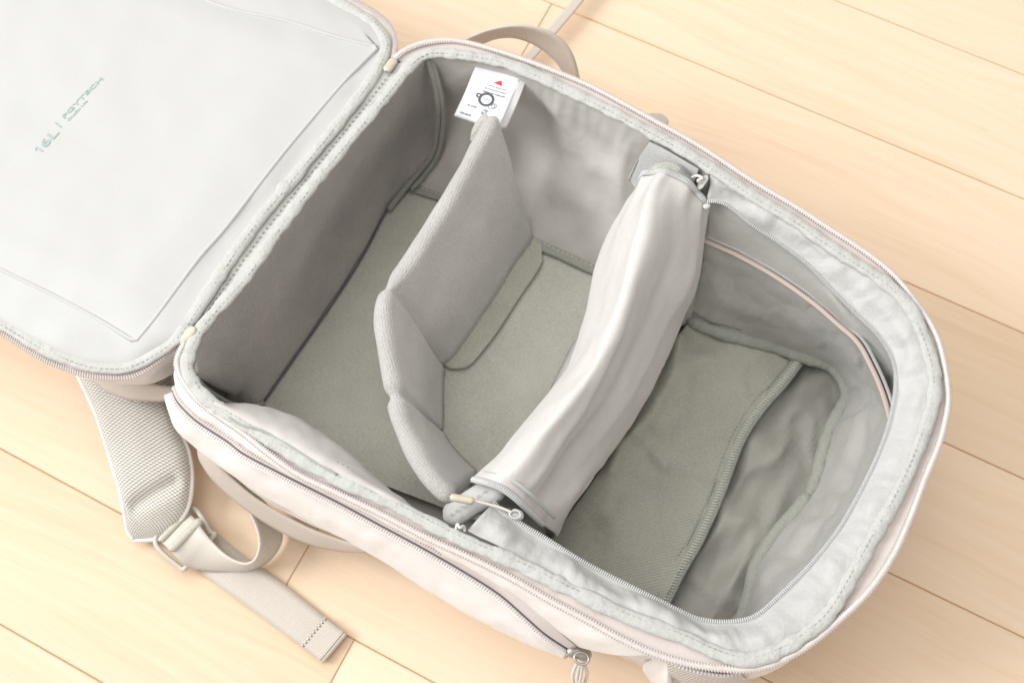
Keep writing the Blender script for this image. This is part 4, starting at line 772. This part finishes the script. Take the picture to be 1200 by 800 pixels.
CR_A, CR_B = [(-0.2280,-0.2478,0.0200),(-0.2110,-0.2198,0.0200)]
CR_A, CR_B = V(CR_A), V(CR_B)
def strap_wr(u, v, p):
    d = (CR_B - CR_A); t = max(0, min(1, (p - CR_A).dot(d) / d.length_squared)); q = CR_A + d * t
    r = math.hypot(p.x - q.x, p.y - q.y)
    return -.005 * math.exp(-(r / .0055) ** 2) + .0006 * N(p, 60)
strap = grid('shoulder_strap', [pl, pad_top(.06, .0065), pad_top(.2, .010), pad_top(.5, .0115), pad_top(.8, .010), pad_top(.94, .0065), prr], 'mesh', bag, 110, 60, strap_wr)
tag(strap, 'mesh-faced shoulder strap pad curving out under the lid')
grid('strap_backing', [[p + Vector((0, 0, 0)) for p in pl], [p.lerp(q, .1) + Vector((0, 0, -.006)) for p, q in zip(pl, prr)], [p.lerp(q, .9) + Vector((0, 0, -.006)) for p, q in zip(pl, prr)], prr], 'shell', strap, 90, 8)
tube('strap_edge', pl + prr[::-1], .0016, 'shell', strap, 200)
# buckle: frame, bar
bk = sweep('buckle', [(-0.2079,-0.2580,0.0100),(-0.1824,-0.2653,0.0100),(-0.1783,-0.2626,0.0110),(-0.1729,-0.2371,0.0130),(-0.1770,-0.2353,0.0130),(-0.1989,-0.2282,0.0120)], [(-.0016, -.0014), (.0016, -.0014), (.0016, .0008), (.0009, .0014), (-.0009, .0014), (-.0016, .0008)], 'buckle', strap, 90, closed=True)
pill('buckle_bar', [(-0.1906,-0.2595,0.0215)][0], [(-0.1837,-0.2315,0.0215)][0], .0030, .0024, 'buckle', bk)
pill('buckle_bar', [(-0.2035,-0.2576,0.0130)][0], [(-0.1973,-0.2302,0.0130)][0], .0024, .002, 'buckle', bk)
# webbing through the buckle: flat over the bar, then turning on edge in a loop up to the bag
E1 = [(-0.1946,-0.2321,0.0130),(-0.1854,-0.2343,0.0210),(-0.1761,-0.2381,0.0225),(-0.1672,-0.2411,0.0225),(-0.1568,-0.2436,0.0240),(-0.1463,-0.2441,0.0260),(-0.1378,-0.2417,0.0280),(-0.1343,-0.2358,0.0300),(-0.1375,-0.2262,0.0310),(-0.1470,-0.2168,0.0330),(-0.1590,-0.2096,0.0360),(-0.1742,-0.2023,0.0420),(-0.1864,-0.1965,0.0500)]
E2 = [(-0.2020,-0.2577,0.0110),(-0.1908,-0.2592,0.0195),(-0.1817,-0.2621,0.0160),(-0.1744,-0.2616,0.0100),(-0.1650,-0.2578,0.0060),(-0.1545,-0.2524,0.0040),(-0.1428,-0.2453,0.0030),(-0.1343,-0.2347,0.0030),(-0.1322,-0.2217,0.0030),(-0.1363,-0.2115,0.0040),(-0.1473,-0.2035,0.0080),(-0.1648,-0.1980,0.0160),(-0.1797,-0.1931,0.0260)]
ribbon('adjuster_webbing', E1, E2, 'web_sh', strap, 110, .0015, 10)
# loose webbing tail with a stitched, folded end
TL = [(-0.1984,-0.2569,0.0032),(-0.1743,-0.2611,0.0032),(-0.1502,-0.2637,0.0032),(-0.1296,-0.2655,0.0032),(-0.1060,-0.2680,0.0032),(-0.0843,-0.2701,0.0032),(-0.0663,-0.2722,0.0032)]
TR = [(-0.1868,-0.2318,0.0032),(-0.1609,-0.2366,0.0032),(-0.1346,-0.2395,0.0032),(-0.1156,-0.2411,0.0032),(-0.0976,-0.2436,0.0032),(-0.0798,-0.2461,0.0032),(-0.0621,-0.2486,0.0032)]
tail = ribbon('webbing_tail', TL, TR, 'web', strap, 70, .0016)
fold = grid('folded_end', [[(-0.0832,-0.2701,0.0056),(-0.0739,-0.2710,0.0056),(-0.0666,-0.2720,0.0056)], [(-0.0791,-0.2463,0.0056),(-0.0702,-0.2476,0.0056),(-0.0624,-0.2484,0.0056)]], 'web', tail, 14, 8, thick=.0022, off=0)
tube('fold_edge', [(-0.0662,-0.2723,0.0048),(-0.0641,-0.2612,0.0048),(-0.0618,-0.2486,0.0048)], .0017, 'web', tail, 16)
for k in (0, .0016):
    ticks('stitching', [V(p) + Vector((k * .7, -k * .7, 0)) for p in [(-0.0826,-0.2683,0.0068),(-0.0808,-0.2573,0.0068),(-0.0787,-0.2466,0.0068)]], 'slit' if k else 'thread_lt', tail, pitch=.0024, ln=.0012, wd=.0008, ht=.0006, along=True)
# webbing band crossing the strap from under the lid to the bag corner
ribbon('anchor_band', [(-0.3083,-0.1847,0.0500),(-0.2951,-0.1873,0.0480),(-0.2810,-0.1902,0.0460),(-0.2649,-0.1877,0.0460),(-0.2477,-0.1806,0.0480),(-0.2315,-0.1729,0.0550),(-0.2222,-0.1656,0.0600)], [(-0.3033,-0.1719,0.0650),(-0.2850,-0.1747,0.0620),(-0.2715,-0.1750,0.0600),(-0.2581,-0.1740,0.0600),(-0.2453,-0.1712,0.0620),(-0.2308,-0.1669,0.0680),(-0.2216,-0.1601,0.0720)], 'web_m', bag, 50)

# ------------------------------------------------------------------ care tag on the far wall
TG = [[(-0.1539,0.1125,0.1255),(-0.1436,0.1141,0.1255),(-0.1329,0.1160,0.1255),(-0.1233,0.1173,0.1255)],
      [(-0.1550,0.1054,0.1190),(-0.1438,0.1079,0.1195),(-0.1336,0.1095,0.1195),(-0.1237,0.1117,0.1195)],
      [(-0.1553,0.0944,0.1110),(-0.1447,0.0956,0.1120),(-0.1339,0.0975,0.1120),(-0.1239,0.0997,0.1120)],
      [(-0.1569,0.0801,0.1000),(-0.1453,0.0810,0.1010),(-0.1343,0.0817,0.1020),(-0.1243,0.0840,0.1020)]]
ct = grid('care_tag', TG, 'tag', bag, 24, 24, thick=.0004, off=0)
tag(ct, 'white care tag with black printing and a red triangle')
grid('tag_back_leaf', [[(-0.1246,0.1173,0.1245),(-0.1203,0.1188,0.1235)], [(-0.1241,0.1100,0.1185),(-0.1199,0.1117,0.1170)], [(-0.1252,0.0983,0.1110),(-0.1198,0.1002,0.1090)], [(-0.1259,0.0845,0.1010),(-0.1215,0.0894,0.0980)]], 'tag', ct, 8, 20, thick=.0004, off=0)
tgr = [smooth_curve(r, 24) for r in TG]; tgc = [smooth_curve([r[i] for r in tgr], 24) for i in range(24)]
def tag_pt(u, v):
    x = min(22.999, max(0, u * 23)); y = min(22.999, max(0, v * 23)); i, j = int(x), int(y); a, b = x - i, y - j
    p = tgc[i][j].lerp(tgc[i + 1][j], a).lerp(tgc[i][j + 1].lerp(tgc[i + 1][j + 1], a), b)
    nrm = (tgc[i + 1][j] - tgc[i][j]).cross(tgc[i][j + 1] - tgc[i][j]).normalized()
    if nrm.z < 0: nrm = -nrm
    return p + nrm * .0005
def tag_poly(name, pts, mat): return link(name, mesh_from([tag_pt(*p) for p in pts], [tuple(range(len(pts)))]), mat, ct, smooth=False)
def tag_text(body, u, v, w, h, mat, ang=0.0):
    """text box centred on (u, v) of the tag, w along the tag, turned by ang"""
    me = to_mesh_text(body, 1.0); xs = [q.co.x for q in me.vertices]; ys = [q.co.y for q in me.vertices]
    cx, cy = (max(xs) + min(xs)) / 2, (max(ys) + min(ys)) / 2; sx, sy = w / (max(xs) - min(xs)), h / (max(ys) - min(ys))
    for q in me.vertices:
        a, b = (q.co.x - cx) * sx, (q.co.y - cy) * sy
        a, b = a * math.cos(ang) - b * math.sin(ang), a * math.sin(ang) + b * math.cos(ang)
        q.co = tag_pt(u + a, v + b * .62)
    me.materials.clear()
    return link('tag_print', me, mat, ct, smooth=False)
tag_poly('tag_print', [(.50, .285), (.64, .215), (.70, .30)], 'red')
def tag_dashes(u, v, w, h, mat, seed):
    """a line of print too small to read: short uneven strokes"""
    rr = random.Random(seed); x = u - w / 2; vs, fs = [], []
    while x < u + w / 2:
        l = rr.uniform(.012, .03); b = len(vs); hh = h * rr.uniform(.6, 1)
        vs += [tag_pt(x, v - hh / 2), tag_pt(x + l, v - hh / 2), tag_pt(x + l, v + hh / 2), tag_pt(x, v + hh / 2)]
        fs.append((b, b + 1, b + 2, b + 3)); x += l + rr.uniform(.006, .02)
    return link('tag_print', mesh_from(vs, fs), mat, ct, smooth=False)
tag_dashes(.60, .345, .42, .018, 'ink_blue', 1)
tag_dashes(.60, .40, .46, .018, 'ink_blue', 2)
tag_dashes(.60, .458, .48, .022, 'ink', 3)
def tag_ring(u, v, r, w, mat, n=28):
    vs, fs = [], []
    for k in range(n):
        a = 2 * math.pi * k / n
        for q in (r - w, r + w): vs.append(tag_pt(u + q * math.cos(a), v + q * .66 * math.sin(a)))
    for k in range(n): fs.append((2 * k, 2 * k + 1, (2 * k + 3) % (2 * n), (2 * k + 2) % (2 * n)))
    return link('tag_print', mesh_from(vs, fs), mat, ct, smooth=False)
tag_ring(.50, .575, .145, .026, 'ink'); tag_ring(.315, .545, .045, .016, 'ink')
tag_dashes(.50, .575, .10, .018, 'ink_blue', 4)
tag_ring(.66, .655, .07, .006, 'ink_blue'); tag_ring(.71, .64, .055, .006, 'ink_blue')
tag_text('SN.A', .27, .745, .22, .055, 'ink_blue', math.pi)
tag_text('67H', .58, .80, .22, .11, 'ink_blue', math.pi * .5)
tag_dashes(.22, .905, .24, .035, 'ink_blue', 5)

# ------------------------------------------------------------------ removable padded divider, folded in three
div = empty('padded_divider', [(-0.0895,-0.0657,0.0210)][0])
tag(div, 'thick grey padded divider folded in three, standing inside the open backpack', 'divider')
DT = [[(-0.1270,0.0864,0.1130),(-0.1258,0.0632,0.1130),(-0.1238,0.0344,0.1130),(-0.1232,-0.0069,0.1130),(-0.1244,-0.0366,0.1130),(-0.1265,-0.0526,0.1120)],
      [(-0.1263,-0.0551,0.1120),(-0.1230,-0.0657,0.1130),(-0.1148,-0.0795,0.1130),(-0.0993,-0.0993,0.1130),(-0.0883,-0.1119,0.1120)],
      [(-0.0864,-0.1140,0.1120),(-0.0754,-0.1255,0.1120),(-0.0578,-0.1379,0.1120),(-0.0419,-0.1467,0.1120),(-0.0245,-0.1525,0.1110)]]
DB = [[(-0.0887,0.0595,0.0200),(-0.0894,0.0400,0.0200),(-0.0911,0.0112,0.0200),(-0.0926,-0.0237,0.0200),(-0.0941,-0.0456,0.0200),(-0.0964,-0.0598,0.0200)],
      [(-0.0969,-0.0614,0.0200),(-0.0929,-0.0707,0.0200),(-0.0872,-0.0818,0.0200),(-0.0800,-0.0954,0.0200),(-0.0737,-0.1052,0.0200)],
      [(-0.0721,-0.1057,0.0200),(-0.0637,-0.1108,0.0200),(-0.0530,-0.1153,0.0200),(-0.0433,-0.1182,0.0200),(-0.0343,-0.1200,0.0200)]]
T, B, H = [], [], []
for a, b, n in zip(DT, DB, (46, 28, 34)):
    ta, tb = smooth_curve(a, n), smooth_curve(b, n)
    for i in range(n):
        e = min(i, n - 1 - i) / (n - 1)
        first = (a is DT[0] and i < n / 2) or (a is DT[2] and i > n / 2)
        T.append(ta[i]); B.append(tb[i])
        H.append(.0064 if first else .0064 * (.58 + .42 * min(1, e / .06) ** .7))
org = Vector(div.location)
T = [p - org for p in T]; B = [p - org for p in B]
pad_mesh('padded_panel', T, B, H, 'pad', div, len(T), disp=lambda s, a, p: .0012 * N(p, 45, seed=3))
# flat tongue of the divider that lies on the base
TON = [[V(p) - org for p in r] for r in ([(-0.0879,0.0556,0.0225),(-0.0886,0.0323,0.0225),(-0.0908,-0.0017,0.0225),(-0.0921,-0.0303,0.0225),(-0.0932,-0.0589,0.0225)], [(-0.0831,0.0558,0.0225),(-0.0821,0.0358,0.0225),(-0.0843,0.0017,0.0225),(-0.0852,-0.0266,0.0225),(-0.0874,-0.0594,0.0225)], [(-0.0768,0.0545,0.0225),(-0.0733,0.0427,0.0225),(-0.0746,0.0143,0.0225),(-0.0761,-0.0218,0.0225),(-0.0787,-0.0541,0.0225)], [(-0.0728,0.0483,0.0225),(-0.0688,0.0383,0.0225),(-0.0702,0.0114,0.0225),(-0.0720,-0.0218,0.0225),(-0.0754,-0.0466,0.0225)])]
grid('base_tongue', TON, 'tongue', div, 50, 16, thick=.0022, off=0)
patch = sweep('hook_tab', [V(p) - org for p in [(-0.1351,0.0699,0.0990),(-0.1360,0.0745,0.1050),(-0.1347,0.0800,0.1100),(-0.1319,0.0845,0.1120)]], oval(.0032, .0012, 8), 'velvet', div, 24)

print('objects', len(bpy.data.objects))
